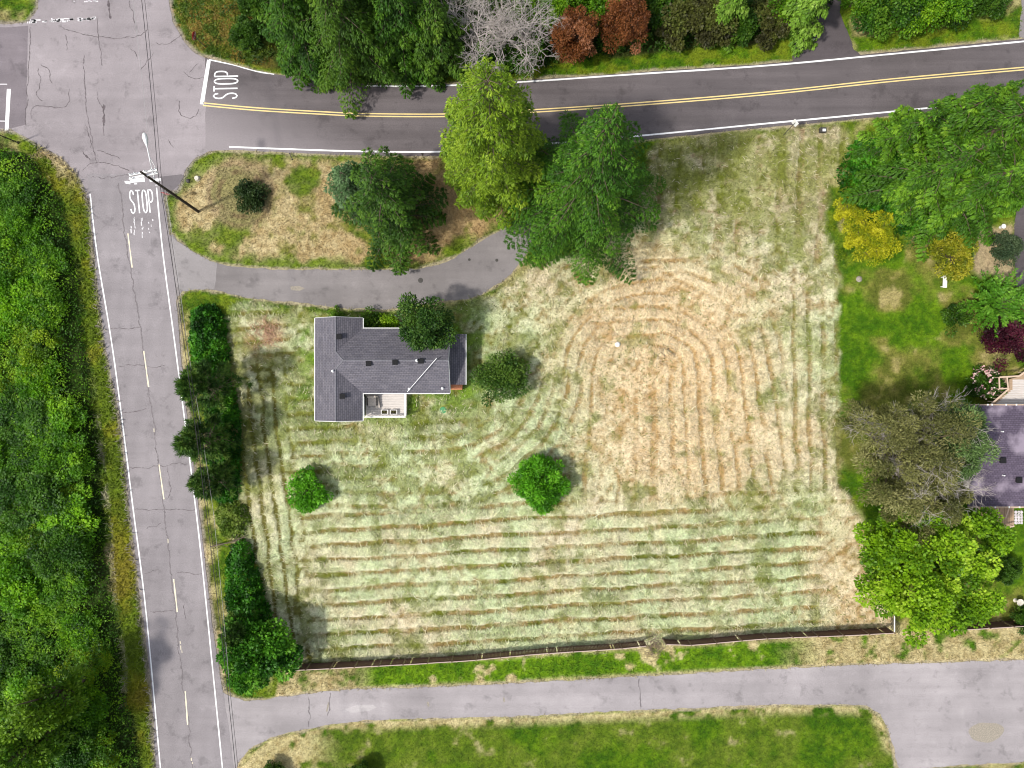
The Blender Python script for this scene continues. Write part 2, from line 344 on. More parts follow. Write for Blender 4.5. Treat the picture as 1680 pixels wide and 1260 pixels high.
M = {}
M['ground'] = mat_ground(); M['leaf'] = mat_leaf(); M['blade'] = mat_leaf('hay_blade', .2, .7); M['needle'] = mat_leaf('needle', .12, .55)
M['bark'] = mat_wood('bark', (.11, .08, .055), .4, 2); M['dead_bark'] = mat_wood('weathered_bark', (.46, .41, .38), .3, 2)
M['white'] = mat_paint('road_white', (.88, .88, .88), .6); M['worn_white'] = mat_paint('worn_white', (.68, .66, .67), 1.4); M['yellow'] = mat_paint('road_yellow', (.80, .62, .26), .6); M['dash'] = mat_paint('road_cream', (.78, .70, .52), 1.0)
A_NS = math.pi / 2 + .125
M['a_ns'] = mat_asphalt('asphalt_grey', (.262, .238, .246), -A_NS, .09, .20)
M['a_x'] = mat_asphalt('asphalt_pale', (.288, .256, .265), math.pi / 2, .10, None, patch=.20)
M['a_w'] = mat_asphalt('asphalt_west', (.185, .160, .172), 0, .12, None, patch=.15)
M['a_ap'] = mat_asphalt('asphalt_apron', (.285, .263, .262), 0, .08, None, patch=.12)
M['a_e'] = mat_asphalt('asphalt_dark', (.122, .106, .109), .05, .24, .18, patch=.14, fade=((.275, .245, .252), -31.8, -16.5))
M['a_d'] = mat_asphalt('asphalt_drive', (.22, .2, .197), .1, .12, None, patch=.22)
M['a_b'] = mat_asphalt('asphalt_lane', (.325, .297, .302), .04, .12, .12, patch=.22)
M['a_side'] = mat_asphalt('asphalt_side', (.10, .085, .09), 1.3, .2, None)
M['tar'] = mat_flat('tar', (.105, .085, .09), .8, .35, 3)
M['seam'] = mat_flat('seam', (.165, .145, .15), .85, .25, 3)
M['patch'] = mat_asphalt('asphalt_patch', (.155, .138, .145), 1.5, .1, None)
M['gravel'] = mat_flat('gravel', (.30, .265, .215), .95, .5, 11)
M['siding'] = mat_flat('siding', (.62, .60, .56), .7, .06, 3); M['trim'] = mat_flat('white_trim', (.82, .82, .80), .5, .05, 4)
M['roof'] = mat_shingle('roof_shingle', (.118, .112, .135), (.155, .145, .165)); M['roof2'] = mat_shingle('roof_shingle_violet', (.095, .075, .11), (.12, .095, .135), (.30, .25, .31))
M['ridge'] = mat_flat('ridge_shingle', (.15, .145, .165), .8, .2, 6)
M['vent'] = mat_flat('black_metal', (.006, .006, .007), .9, .2, 5); M['pipe'] = mat_flat('white_pipe', (.85, .85, .85), .4, .05)
M['deckwood'] = mat_wood('weathered_deck', (.62, .57, .53), .22, 1, (1, 9, 1)); M['deck_white'] = mat_flat('deck_rail_white', (.85, .83, .80), .6, .06)
M['deckbrown'] = mat_wood('brown_deck', (.40, .28, .18), .3, 1, (1, 9, 1)); M['rail_tan'] = mat_wood('tan_rail', (.60, .45, .33), .2)
M['brick'] = mat_flat('red_brick', (.50, .20, .10), .85, .25, 8); M['glass'] = mat_flat('window_glass', (.04, .05, .06), .08, .1)
M['fence'] = mat_wood('fence_board', (.12, .062, .045), .4, 2, (9, 9, 1)); M['fence_cap'] = mat_wood('fence_top_lit', (.50, .38, .33), .35, 3); M['post'] = mat_wood('fence_post', (.20, .14, .10), .35, 3)  # fence top paler than the boards: its sunlit edge is put into the colour
M['pole'] = mat_wood('creosote_pole', (.026, .017, .013), .3, 3, (6, 6, .5)); M['arm'] = mat_flat('pale_arm', (.80, .78, .76), .6, .1, 8)
M['galv'] = mat_flat('galvanised', (.80, .80, .80), .4, .08, 6); M['wire'] = mat_flat('wire_black', (.03, .025, .03), .5, .1); M['wire_grey'] = mat_flat('wire_grey', (.42, .40, .40), .4, .1)
M['red'] = mat_flat('sign_red', (.42, .02, .03), .45, .08); M['dark'] = mat_flat('dark_metal', (.05, .045, .04), .6, .2)
M['stone'] = mat_flat('stone', (.62, .58, .50), .9, .2, 5); M['cushion'] = mat_flat('cushion', (.66, .58, .50), .9, .15, 8); M['soil'] = mat_flat('potting_soil', (.05, .035, .025), .95, .3, 12)
M['green_lid'] = mat_flat('green_plastic', (.06, .28, .10), .5, .1, 5); M['bench'] = mat_flat('bench_white', (.82, .80, .74), .6, .08, 5); M['pink'] = mat_leaf('petal', .2)
M['flag'] = mat_flat('flagstone', (.66, .60, .62), .8, .15, 3)

# ------------------------------------------------------------------ mesh helpers
def link(o, parent=None):
    COL.objects.link(o)
    if parent is not None: o.parent = parent
    return o
def tag(o, label=None, cat=None, group=None, kind=None):
    if label: o['label'] = label
    if cat: o['category'] = cat
    if group: o['group'] = group
    if kind: o['kind'] = kind
    return o
def empty(name, loc, label, cat, group=None, rz=0):
    o = bpy.data.objects.new(name, None); o.location = tuple(loc); o.rotation_euler = (0, 0, rz); o.empty_display_size = .3
    COL.objects.link(o); return tag(o, label, cat, group)
def arrays_mesh(name, V, nper, nf, mat, tint=None, F=None):
    """V (n,3); faces are consecutive runs of nper vertices unless F (nf,nper) is given"""
    me = bpy.data.meshes.new(name)
    V = np.asarray(V, np.float32)
    me.vertices.add(len(V)); me.vertices.foreach_set('co', V.ravel())
    idx = np.arange(nf * nper, dtype=np.int32) if F is None else np.asarray(F, np.int32).ravel()
    me.loops.add(len(idx)); me.loops.foreach_set('vertex_index', idx)
    me.polygons.add(nf); me.polygons.foreach_set('loop_start', np.arange(0, nf * nper, nper, dtype=np.int32))
    if tint is not None:
        a = me.attributes.new('tint', 'FLOAT_COLOR', 'POINT')
        c = np.ones((len(V), 4), np.float32); c[:, :3] = tint; a.data.foreach_set('color', c.ravel())
    me.update(calc_edges=True)
    me.materials.append(mat)
    return me
def obj(name, me, parent=None, loc=None):
    o = bpy.data.objects.new(name, me)
    if loc is not None: o.location = tuple(loc)
    return link(o, parent)
class MB:
    def __init__(s): s.v = []; s.f = []; s.uv = {}
    def quad(s, pts, uv=None):
        i = len(s.v); s.v += [tuple(map(float, p)) for p in pts]; s.f.append(tuple(range(i, i + len(pts))))
        if uv: s.uv[len(s.f) - 1] = uv
    def box(s, c, d, rz=0, rx=0):
        cx, cy, cz = c; a, b, h = d[0] / 2, d[1] / 2, d[2] / 2
        i = len(s.v)
        for z in (-h, h):
            for x, y in ((-a, -b), (a, -b), (a, b), (-a, b)):
                Y, Z = y * math.cos(rx) - z * math.sin(rx), y * math.sin(rx) + z * math.cos(rx)
                s.v.append((cx + x * math.cos(rz) - Y * math.sin(rz), cy + x * math.sin(rz) + Y * math.cos(rz), cz + Z))
        for q in ((3, 2, 1, 0), (4, 5, 6, 7), (0, 1, 5, 4), (1, 2, 6, 5), (2, 3, 7, 6), (3, 0, 4, 7)): s.f.append(tuple(i + k for k in q))
    def tube(s, p, q, r0, r1=None, n=8, cap=True):
        p = np.array(p, float); q = np.array(q, float); r1 = r0 if r1 is None else r1
        d = q - p; d /= np.linalg.norm(d) + 1e-9
        a = np.cross(d, (0, 0, 1)) if abs(d[2]) < .9 else np.cross(d, (1, 0, 0)); a /= np.linalg.norm(a); b = np.cross(d, a)
        i = len(s.v)
        for c, r in ((p, r0), (q, r1)):
            for k in range(n):
                t = 2 * math.pi * k / n; s.v.append(tuple(c + r * (math.cos(t) * a + math.sin(t) * b)))
        for k in range(n):
            l = (k + 1) % n; s.f.append((i + k, i + n + k, i + n + l, i + l))
        if cap: s.f.append(tuple(i + k for k in range(n))); s.f.append(tuple(i + n + k for k in reversed(range(n))))
    def poly(s, pts, r, n=6):
        for a, b in zip(pts[:-1], pts[1:]): s.tube(a, b, r, r, n)
    def prism(s, pts, z0, z1):
        i = len(s.v); n = len(pts)
        s.v += [(p[0], p[1], z0) for p in pts] + [(p[0], p[1], z1) for p in pts]
        s.f.append(tuple(i + n + k for k in range(n))); s.f.append(tuple(i + k for k in reversed(range(n))))
        for k in range(n):
            l = (k + 1) % n; s.f.append((i + k, i + l, i + n + l, i + n + k))
    def lathe(s, c, prof, n=16):
        i = len(s.v)
        for r, z in prof:
            for k in range(n):
                t = 2 * math.pi * k / n; s.v.append((c[0] + r * math.cos(t), c[1] + r * math.sin(t), c[2] + z))
        for j in range(len(prof) - 1):
            for k in range(n):
                l = (k + 1) % n; s.f.append((i + j * n + k, i + j * n + l, i + (j + 1) * n + l, i + (j + 1) * n + k))
        s.f.append(tuple(i + (len(prof) - 1) * n + k for k in range(n)))
        s.f.append(tuple(i + k for k in reversed(range(n))))
    def build(s, name, mat, parent=None, base=(0, 0, 0), bevel=0):
        me = bpy.data.meshes.new(name)
        me.from_pydata([(x - base[0], y - base[1], z - base[2]) for x, y, z in s.v], [], s.f)
        if s.uv:
            l = me.uv_layers.new(name='uv')
            for fi, uvs in s.uv.items():
                for li, u in zip(me.polygons[fi].loop_indices, uvs): l.data[li].uv = u
        me.materials.append(mat); me.update()
        o = obj(name, me, parent)
        if parent is None: o.location = tuple(base)
        if bevel:
            md = o.modifiers.new('bevel', 'BEVEL'); md.width = bevel; md.segments = 2; md.limit_method = 'ANGLE'
        return o

# ------------------------------------------------------------------ ground
def axis(a, b, st, far):
    core = np.arange(a, b + st * .5, st); return np.concatenate([far[0], core, far[1]])
xs = axis(-57, 57, .17, (np.array([-900., -350., -150., -90., -70.]), np.array([70., 90., 150., 350., 900.])))
ys = axis(-43, 43, .17, (np.array([-900., -350., -150., -80., -55.]), np.array([55., 80., 150., 350., 900.])))
GX, GY = np.meshgrid(xs, ys)
px = GX.ravel() / S + 840; py = 630 - GY.ravel() / S
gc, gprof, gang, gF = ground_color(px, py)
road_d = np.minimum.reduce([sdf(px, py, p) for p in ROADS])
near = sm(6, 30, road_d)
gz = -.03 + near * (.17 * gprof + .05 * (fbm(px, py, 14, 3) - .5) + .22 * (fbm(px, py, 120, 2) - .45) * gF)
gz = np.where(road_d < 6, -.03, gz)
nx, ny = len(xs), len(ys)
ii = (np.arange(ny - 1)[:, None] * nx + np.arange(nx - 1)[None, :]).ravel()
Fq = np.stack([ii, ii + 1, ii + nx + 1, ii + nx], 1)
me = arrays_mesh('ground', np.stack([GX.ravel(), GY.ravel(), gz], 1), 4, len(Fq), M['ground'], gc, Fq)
me.polygons.foreach_set('use_smooth', np.ones(len(Fq), bool))
tag(obj('ground', me), kind='structure')

# ------------------------------------------------------------------ roads and markings
def sheet(name, poly, z, mat, jit=0, seed=1, parent=None):
    r = np.random.default_rng(seed)
    P = []
    n = len(poly)
    for i in range(n):
        a = np.array(poly[i], float); b = np.array(poly[(i + 1) % n], float)
        m = max(1, int(np.linalg.norm(b - a) / 4)) if jit else 1
        for j in range(m): P.append(a + (b - a) * j / m)
    P = np.array(P)
    if jit:
        k = len(P); w = fbm(P[:, 0], P[:, 1], 14, 3, 4) - .5; d = np.roll(P, -1, 0) - np.roll(P, 1, 0); d /= np.linalg.norm(d, axis=1)[:, None] + 1e-9
        P = P + np.stack([-d[:, 1], d[:, 0]], 1) * (w * jit * 2)[:, None]
    mb = MB(); mb.quad([W(x, y, 0) + np.array((0, 0, z)) for x, y in P])
    o = mb.build(name, mat, parent)
    import bmesh
    bm = bmesh.new(); bm.from_mesh(o.data); bmesh.ops.triangulate(bm, faces=bm.faces[:]); 
    for f in bm.faces:
        if f.normal.z < 0: f.normal_flip()
    bm.to_mesh(o.data); bm.free()
    return o
def ribbon(mb, pts, w, z, taper=False, jit=0):
    P = np.array([W(x, y, 0) for x, y in pts])[:, :2]
    d = np.gradient(P, axis=0); d /= np.linalg.norm(d, axis=1)[:, None] + 1e-9
    nrm = np.stack([-d[:, 1], d[:, 0]], 1)
    k = len(P); ww = np.full(k, w / 2)
    if jit: ww = ww * (1 + jit * (rng.random(k) - .5) * 2)
    if taper: ww = ww * np.clip(np.minimum(np.arange(k) + .4, k - np.arange(k) - .6) / 2.5, .25, 1)
    A = P + nrm * ww[:, None]; B = P - nrm * ww[:, None]
    i0 = len(mb.v)
    for a, b in zip(A, B): mb.v += [(a[0], a[1], z), (b[0], b[1], z)]
    for i in range(k - 1): mb.f.append((i0 + 2 * i, i0 + 2 * i + 1, i0 + 2 * i + 3, i0 + 2 * i + 2))
def stripe(name, pts, w, z, mat, parent, step=10, jit=0):
    mb = MB(); ribbon(mb, smooth(pts, step), w, z, jit=jit); return mb.build(name, mat, parent)
def patches(name, quads, z, mat, parent):
    mb = MB()
    for q in quads: mb.quad([W(x, y, 0) + np.array((0, 0, z)) for x, y in q])
    return mb.build(name, mat, parent)
crossing = tag(sheet('road_junction', P_X, .006, M['a_x'], 1.5, 2), kind='structure')
main = tag(sheet('main_road', P_NS, .010, M['a_ns'], 1.5, 3), kind='structure')
east = tag(sheet('side_road', P_E, .014, M['a_e'], 1.2, 4), kind='structure')
drive = tag(sheet('driveway', P_D, .002, M['a_d'], 3.5, 5), kind='structure')
lane = tag(sheet('lane', P_B, .0, M['a_b'], 3.0, 6), kind='structure')
tag(sheet('west_road', [(-60, 46), (18, 45), (46, 42), (44, 150), (42, 204), (18, 211), (-60, 207)], .010, M['a_w'], 1.2, 12), kind='structure')
tag(sheet('driveway_apron', [(279, 386), (300, 403), (345, 428), (357, 431), (352, 474), (340, 474), (300, 477), (288, 470)], .006, M['a_ap'], 1.5, 13), kind='structure')
tag(sheet('upper_driveway', P_UP, .006, M['a_side'], 2.5, 7), kind='structure')
tag(sheet('garden_driveway', P_RT, .006, M['a_side'], 2.5, 8), kind='structure')
tag(sheet('corner_driveway', P_TR, .006, M['a_d'], 2.5, 9), kind='structure')
# white and yellow lines
stripe('edge_line', [(148, 318), (160, 420), (187, 587), (218, 830), (240, 1007), (266, 1290)], .13, .020, M['white'], main, 10, .12)
stripe('edge_line', [(257, 308), (268, 420), (290, 587), (322, 840), (340, 1007), (368, 1290)], .13, .020, M['white'], main, 10, .12)
for a, b in (((210, 383), (217, 439)), ((236, 576), (244, 635)), ((261, 762), (269, 819)), ((285, 950), (291, 1004)), ((304, 1134), (308, 1189))):
    stripe('lane_dash', [a, b], .13, .020, M['dash'], main, 8, .3)
patches('worn_dash', [[(x, y), (x + w, y), (x + w + .4, y + h), (x + .4, y + h)] for x, y, w, h in ((295, 1052, 1.3, 4), (296, 1059, 1.2, 7), (298, 1067, .9, 4), (313, 1243, 1.5, 5), (315, 1250, 1, 3), (252, 703, 1.2, 6), (275, 884, 1.2, 7))], .020, M['dash'], main)
stripe('edge_line', [(343, 98), (380, 106), (420, 117), (450, 122)], .11, .024, M['white'], east, 10, .3)
stripe('edge_line', [(600, 141), (708, 141), (840, 135.5), (1040, 122), (1260, 107.5), (1470, 88), (1680, 68), (1760, 60)], .16, .024, M['white'], east, 10, .12)
stripe('edge_line', [(376, 241), (480, 245), (600, 248.5), (735, 248.5), (885, 237), (1058, 222), (1260, 202.5), (1496, 180), (1613, 167), (1760, 152)], .16, .024, M['white'], east, 10, .12)
YL = np.array([(333, 171), (420, 179), (520, 185), (600, 188.5), (742, 189), (870, 182.5), (1050, 170.5), (1260, 153), (1470, 131), (1680, 112.5), (1760, 105)])
stripe('yellow_line', YL + (0, -2.1), .12, .024, M['yellow'], east, 10, .1)
stripe('yellow_line', YL + (0, 2.1), .12, .024, M['yellow'], east, 10, .1)
patches('stop_line', [[(340, 98), (346, 98.5), (334.5, 171.5), (328, 171)]], .024, M['white'], east)
mb = MB()
def letter(mb, ch, org, ux, uy, w, h, tw, z):
    """strokes of a road letter; org is the lower left corner, ux/uy the plan directions of width and height"""
    G = {'S': [[(.95, .80), (.80, .95), (.5, 1), (.2, .93), (.06, .78), (.15, .62), (.5, .52), (.85, .40), (.95, .22), (.8, .06), (.5, 0), (.18, .05), (.03, .2)]],
         'T': [[(0, .985), (1, .985)], [(.5, .97), (.5, 0)]],
         'O': [[(.5, 1), (.82, .92), (.97, .72), (.97, .28), (.82, .08), (.5, 0), (.18, .08), (.03, .28), (.03, .72), (.18, .92), (.5, 1)]],
         'P': [[(.06, 0), (.06, 1)], [(.06, .985), (.6, .985), (.9, .9), (.97, .74), (.9, .56), (.6, .46), (.06, .46)]]}[ch]
    for st in G:
        P = np.array(org)[None] + np.array([np.array(ux) * a * w + np.array(uy) * b * h for a, b in st])
        P = smooth(P, 2.0) if len(st) > 2 else P
        ribbon(mb, P, tw, z)
ux = np.array((.99, -.05)); uy = np.array((-.10, -.995))
for i, ch in enumerate('STOP'):
    letter(mb, ch, np.array((215.5, 350.5)) + ux * i * 10.3, ux, uy, 7.2, 38, .13, .020)
mb.build('stop_lettering', M['white'], main)
mb = MB(); ux = np.array((.05, -1.0)); uy = np.array((-1.0, .02))
for i, ch in enumerate('STOP'):
    letter(mb, ch, np.array((389, 161.5)) + ux * i * 12.0, ux, uy, 9, 39, .14, .024)
mb.build('stop_lettering', M['white'], east)
rq = random.Random(4)
patches('stop_line', [[(213, 293.5), (237, 291), (238, 298), (214, 300)], [(245, 294), (264, 292.5), (264, 297), (246, 298.5)], [(204.5, 297), (214, 298), (214, 302.5), (206, 301)]], .020, M['white'], main)
q = []
for i in range(9):
    x = 200 + rq.random() * 66; y = 291 + rq.random() * 15; w = 1 + rq.random() * 5; h = .8 + rq.random() * 1.6
    q.append([(x, y), (x + w, y - .4), (x + w, y + h), (x, y + h + .3)])
for i in range(22):
    x = 214 + rq.choice((0, 5, 17, 28, 33)) + rq.random() * 3; y = 356 + rq.random() * 28; w = .8 + rq.random() * 1.2; h = 1.5 + rq.random() * 6
    q.append([(x, y), (x + w, y), (x + w + .4, y + h), (x + .4, y + h)])
patches('worn_paint', q, .0205, M['worn_white'], main)
patches('stop_line', [[(11.5, 146), (18, 146), (14, 214), (8, 214)]], .016, M['white'], crossing)
patches('edge_line', [[(-40, 197), (9, 198), (9, 199.6), (-40, 199)], [(-40, 137), (12, 137.5), (12, 139), (-40, 138.8)]], .016, M['worn_white'], crossing)
q = []
for i in range(46):
    if i < 30: x = 44 + rq.random() * 76; y = 31 + rq.random() * 5 - (x - 44) * .03
    else: x = 127 + rq.random() * 25; y = 28.5 + rq.random() * 4 - (x - 127) * .05
    w = 2 + rq.random() * 7; h = 1 + rq.random() * 2.2; q.append([(x, y), (x + w, y - .3), (x + w, y + h), (x, y + h)])
for i in range(22):
    x = 113 + rq.random() * 46; y = -4 + rq.random() * 6; w = 1.5 + rq.random() * 4; h = 1 + rq.random() * 2; q.append([(x, y), (x + w, y), (x + w, y + h), (x, y + h)])
patches('worn_paint', q, .016, M['worn_white'], crossing)
def cracks(parent, lines, z, w, mat, name='crack_pattern'):
    mb = MB()
    for L in lines:
        P = smooth(L, 2); P = P + (np.stack([fbm(P[:, 0], P[:, 1], 11, 1), fbm(P[:, 0], P[:, 1], 11, 4)], 1) - .5) * 7 + (np.stack([fbm(P[:, 0], P[:, 1], 2.5, 2), fbm(P[:, 0], P[:, 1], 2.5, 5)], 1) - .5) * 2.6
        ribbon(mb, P, w, z, True, .7)
    mb.build(name, mat, parent)
cracks(crossing, [[(137, 90), (139, 130), (142, 180), (146, 210), (153, 240), (157, 265)], [(160, 150), (164, 170), (171, 190), (170, 225)], [(139, 205), (146, 225), (150, 244)], [(66, 105), (80, 115), (84, 140)], [(108, 55), (110, 82)],
    [(137, 280), (157, 266), (200, 275), (213, 280)], [(230, 115), (243, 100), (252, 85)], [(300, 115), (313, 127), (335, 128)], [(95, 42), (140, 57), (215, 62), (243, 48)], [(293, 165), (294, 185), (305, 193), (320, 190), (325, 178)], [(276, 229), (285, 243)], [(50, 45), (47, 110), (44, 175), (42, 205)], [(215, 80), (228, 97)], [(62, 110), (66, 140), (60, 155), (70, 165)],
    [(52, 195), (58, 175), (100, 178), (112, 170), (114, 145)], [(160, 30), (162, 60), (168, 110)], [(160, 245), (180, 255), (200, 259)], [(212, 0), (222, 40)], [(255, 70), (275, 72), (300, 55)], [(325, 105), (312, 118)]], .015, .055, M['tar'])
cracks(crossing, [[(168, 172), (170, 190), (171, 208)], [(135, 250), (148, 262)], [(180, 0), (181, 30)]], .0112, .2, M['tar'], 'tar_pattern')
cracks(main, [[(180, 540), (205, 539), (232, 535)], [(196, 600), (225, 598), (250, 602), (272, 600)], [(200, 676), (225, 675), (240, 668)], [(212, 768), (250, 766), (275, 766), (285, 760), (308, 760)], [(240, 867), (258, 862), (266, 858)], [(238, 942), (262, 935)], [(290, 937), (315, 941), (332, 940)], [(248, 1004), (285, 1002)], [(300, 990), (306, 1015)], [(220, 836), (320, 836)], [(275, 766), (280, 800), (277, 820)], [(150, 290), (180, 292), (215, 285)]], .016, .05, M['tar'])
cracks(main, [[(195, 300), (210, 420), (228, 520), (243, 640), (252, 690), (262, 780), (272, 860), (285, 980), (295, 1080), (310, 1200), (316, 1280)]], .0158, .10, M['seam'], 'seam_pattern')
patches('repair_patch', [[(262, 290), (298, 286), (302, 290), (291, 306), (276, 318), (268, 318)]], .0155, M['patch'], main)
tag(sheet('gravel_patch', smooth([(1590, 1198), (1605, 1188), (1630, 1186), (1646, 1194), (1640, 1208), (1620, 1218), (1598, 1214)], 4, True).tolist(), .006, M['gravel'], 2.5, 5), kind='structure')
cracks(lane, [[(506, 1142), (508, 1165), (507, 1192)], [(1050, 1113), (1049, 1140), (1052, 1163)], [(542, 1136), (540, 1160), (536, 1175)]], .005, .09, M['seam'])
for nm, x, y, rad in (('manhole_cover', 690, 460, .26), ('manhole_cover', 815, 427, .16), ('manhole_cover', 770, 426, .14)):
    b = W(x, y, .002); mb = MB(); mb.lathe((b[0], b[1], b[2]), [(rad, .0), (rad, .012), (rad * .82, .016), (rad * .8, .010), (rad * .3, .012)], 18)
    tag(mb.build(nm, M['dark'], None, b), {690: 'large dark round manhole cover in the grey driveway north of the house', 815: 'small dark round drain cover near the bend of the driveway by the big fir', 770: 'smallest dark drain cover on the driveway, between the two others'}[x], 'manhole cover', 'round covers in the driveway')
patches('pale_stain', [[(566, 1163), (584, 1157), (612, 1156), (618, 1161), (606, 1166), (576, 1170)]], .004, mat_asphalt('asphalt_worn', (.40, .37, .37), 0, .1, None), lane)
patches('pale_fleck', [[(700, 1152), (703, 1151), (705, 1158), (702, 1160)], [(825, 1144), (828, 1145), (829, 1151), (826, 1152)], [(538, 1152), (541, 1153), (537, 1168), (535, 1167)]], .004, M['gravel'], lane)
patches('pale_stain', [[(476, 470), (490, 469), (500, 473), (492, 477), (478, 476)]], .007, M['gravel'], drive)

# ------------------------------------------------------------------ mown hay and grass blades
def blades(name, P, ang, L, Wd, lift, tint, mat, bend):
    n = len(P)
    d = np.stack([np.cos(ang), np.sin(ang)], 1); a2 = ang + bend
    d2 = np.stack([np.cos(a2), np.sin(a2)], 1); nr = np.stack([-d[:, 1], d[:, 0]], 1); nr2 = np.stack([-d2[:, 1], d2[:, 0]], 1)
    V = np.zeros((n, 6, 3), np.float32)
    m = P[:, :2] + d * (L * .5)[:, None]; e = m + d2 * (L * .5)[:, None]
    h = (Wd * .5)[:, None]
    V[:, 0, :2] = P[:, :2] - nr * h; V[:, 1, :2] = P[:, :2] + nr * h
    V[:, 2, :2] = m - nr * h; V[:, 3, :2] = m + nr * h
    V[:, 4, :2] = e - nr2 * h * .3; V[:, 5, :2] = e + nr2 * h * .3
    z = P[:, 2]; V[:, 0, 2] = V[:, 1, 2] = z; V[:, 2, 2] = V[:, 3, 2] = z + lift; V[:, 4, 2] = V[:, 5, 2] = z + lift * 1.2
    V[:, 1::2, 2] += (rng.random(n)[:, None] - .5) * Wd[:, None] * .8
    base = (np.arange(n) * 6)[:, None]
    F = np.concatenate([base + np.array([[0, 2, 3, 1]]), base + np.array([[2, 4, 5, 3]])], 0)
    me = arrays_mesh(name, V.reshape(-1, 3), 4, len(F), mat, np.repeat(tint, 6, 0), F)
    return obj(name, me)
def gh(pxx, pyy, prof, Fm):
    return -.03 + .17 * prof
def scatter(n, x0, x1, y0, y1, seed):
    r = np.random.default_rng(seed); return x0 + r.random(n) * (x1 - x0), y0 + r.random(n) * (y1 - y0)
X, Y = scatter(330000, 370, 1475, 195, 1100, 11)
inF = sdf(X, Y, P_FIELD) < -2
inF &= np.minimum.reduce([sdf(X, Y, p) for p in (P_D, P_E, P_HOUSE)]) > 4
X, Y = X[inF], Y[inF]
c, pr, an, Fm = ground_color(X, Y)
keep = rng.random(len(X)) < (.07 + .93 * pr)
X, Y, c, pr, an = X[keep], Y[keep], c[keep], pr[keep], an[keep]
n = len(X)
clump = (fbm(X, Y, 12, 3, 2) - .5) * 3.2
a = an + math.pi / 2 + clump + rng.normal(0, .35, n) + np.where(rng.random(n) < .25, rng.random(n) * 6.28, 0)
bright = .62 + .72 * rng.random(n) + (fbm(X, Y, 10, 6, 2) - .5) * .7
tint = np.clip(c * bright[:, None] * 1.08, .01, .85)
pal = rng.random(n); tint = np.where((pal < .10)[:, None], np.array((.72, .65, .46)) * (.85 + .3 * rng.random(n))[:, None], tint)
Pw = WA(X, Y); Pw[:, 2] = gh(X, Y, pr, 1) + .01
L = (.16 + .42 * rng.random(n) ** 1.5); Wd = .016 + .038 * rng.random(n)
wisp = rng.random(n) < .022; L[wisp] = .55 + .6 * rng.random(wisp.sum()); Wd[wisp] = .032 + .02 * rng.random(wisp.sum()); tint[wisp] = np.clip(tint[wisp] * 1.18, 0, .85)
o = blades('cut_hay', Pw, a, L, Wd, .02 + .09 * rng.random(n), tint, M['blade'], rng.normal(0, .8, n)); tag(o, kind='stuff')
# living grass tufts everywhere else
X, Y = scatter(330000, -10, 1690, -10, 1270, 12)
rd = np.minimum.reduce([sdf(X, Y, p) for p in ROADS]); ok = (rd > .5) & (sdf(X, Y, P_HOUSE) > 2) & (sdf(X, Y, P_DIRT) > -4)
inside = sdf(X, Y, P_FIELD) < -6
ok &= (~inside) | (rng.random(len(X)) < .16)
ok &= (sdf(X, Y, P_THICK) > -14)
X, Y, inside = X[ok], Y[ok], inside[ok]
c, pr, an, Fm = ground_color(X, Y); n = len(X)
tint = np.clip(c * (.7 + .75 * rng.random(n))[:, None], .005, .8)
gn = inside & (c[:, 1] < c[:, 0] * 1.05); tint[gn] = np.array((.14, .19, .03)) * (.6 + .8 * rng.random(gn.sum()))[:, None]
Pw = WA(X, Y); Pw[:, 2] = -.02
sc = np.where(sdf(X, Y, P_LV) < 6, 1.9, 1.0) * np.where((sdf(X, Y, P_SL) < 0) | (sdf(X, Y, P_LAWN) < 0), .7, 1)
o = blades('tall_grass', Pw, rng.random(n) * 6.283, (.10 + .22 * rng.random(n)) * sc, (.02 + .04 * rng.random(n)) * sc, (.06 + .14 * rng.random(n)) * sc, tint, M['blade'], rng.normal(0, .5, n)); tag(o, kind='stuff')

# ------------------------------------------------------------------ foliage
def nz(v): return v / (np.linalg.norm(v, axis=-1, keepdims=True) + 1e-9)
def kites(name, P, D, L, Wd, tint, mat, droop=.15, flat=.5, seed=0, parent=None, up=None):
    r = np.random.default_rng(seed); n = len(P)
    U = np.array((0, 0, 1.0))[None] * flat + r.normal(0, .45, (n, 3)) if up is None else up + r.normal(0, .4, (n, 3))
    Sd = nz(np.cross(D, U))
    V = np.zeros((n, 4, 3), np.float32)
    mid = P + D * (L * .45)[:, None]
    V[:, 0] = P; V[:, 1] = mid + Sd * (Wd * .5)[:, None]; V[:, 3] = mid - Sd * (Wd * .5)[:, None]
    V[:, 2] = P + D * L[:, None]; V[:, 2, 2] -= L * droop
    return arrays_mesh(name, V.reshape(-1, 3), 4, n, mat, np.repeat(np.clip(tint, .003, .9), 4, 0))
def pick(r, pal, n, k=None):
    """colours between the palette's entries: k in 0..1 per leaf"""
    pal = np.array(pal, float); k = r.random(n) if k is None else np.clip(k, 0, .999)
    f = k * (len(pal) - 1); i = f.astype(int); t = (f - i)[:, None]
    return pal[i] * (1 - t) + pal[np.minimum(i + 1, len(pal) - 1)] * t
def limb_mesh(name, segs, mat, base=(0, 0, 0), n=6):
    mb = MB()
    for p, q, a, b in segs: mb.tube(p, q, a, b, n, False)
    me = bpy.data.meshes.new(name); me.from_pydata([tuple(v) for v in mb.v], [], mb.f); me.materials.append(mat)
    me.polygons.foreach_set('use_smooth', np.ones(len(me.polygons), bool)); return me
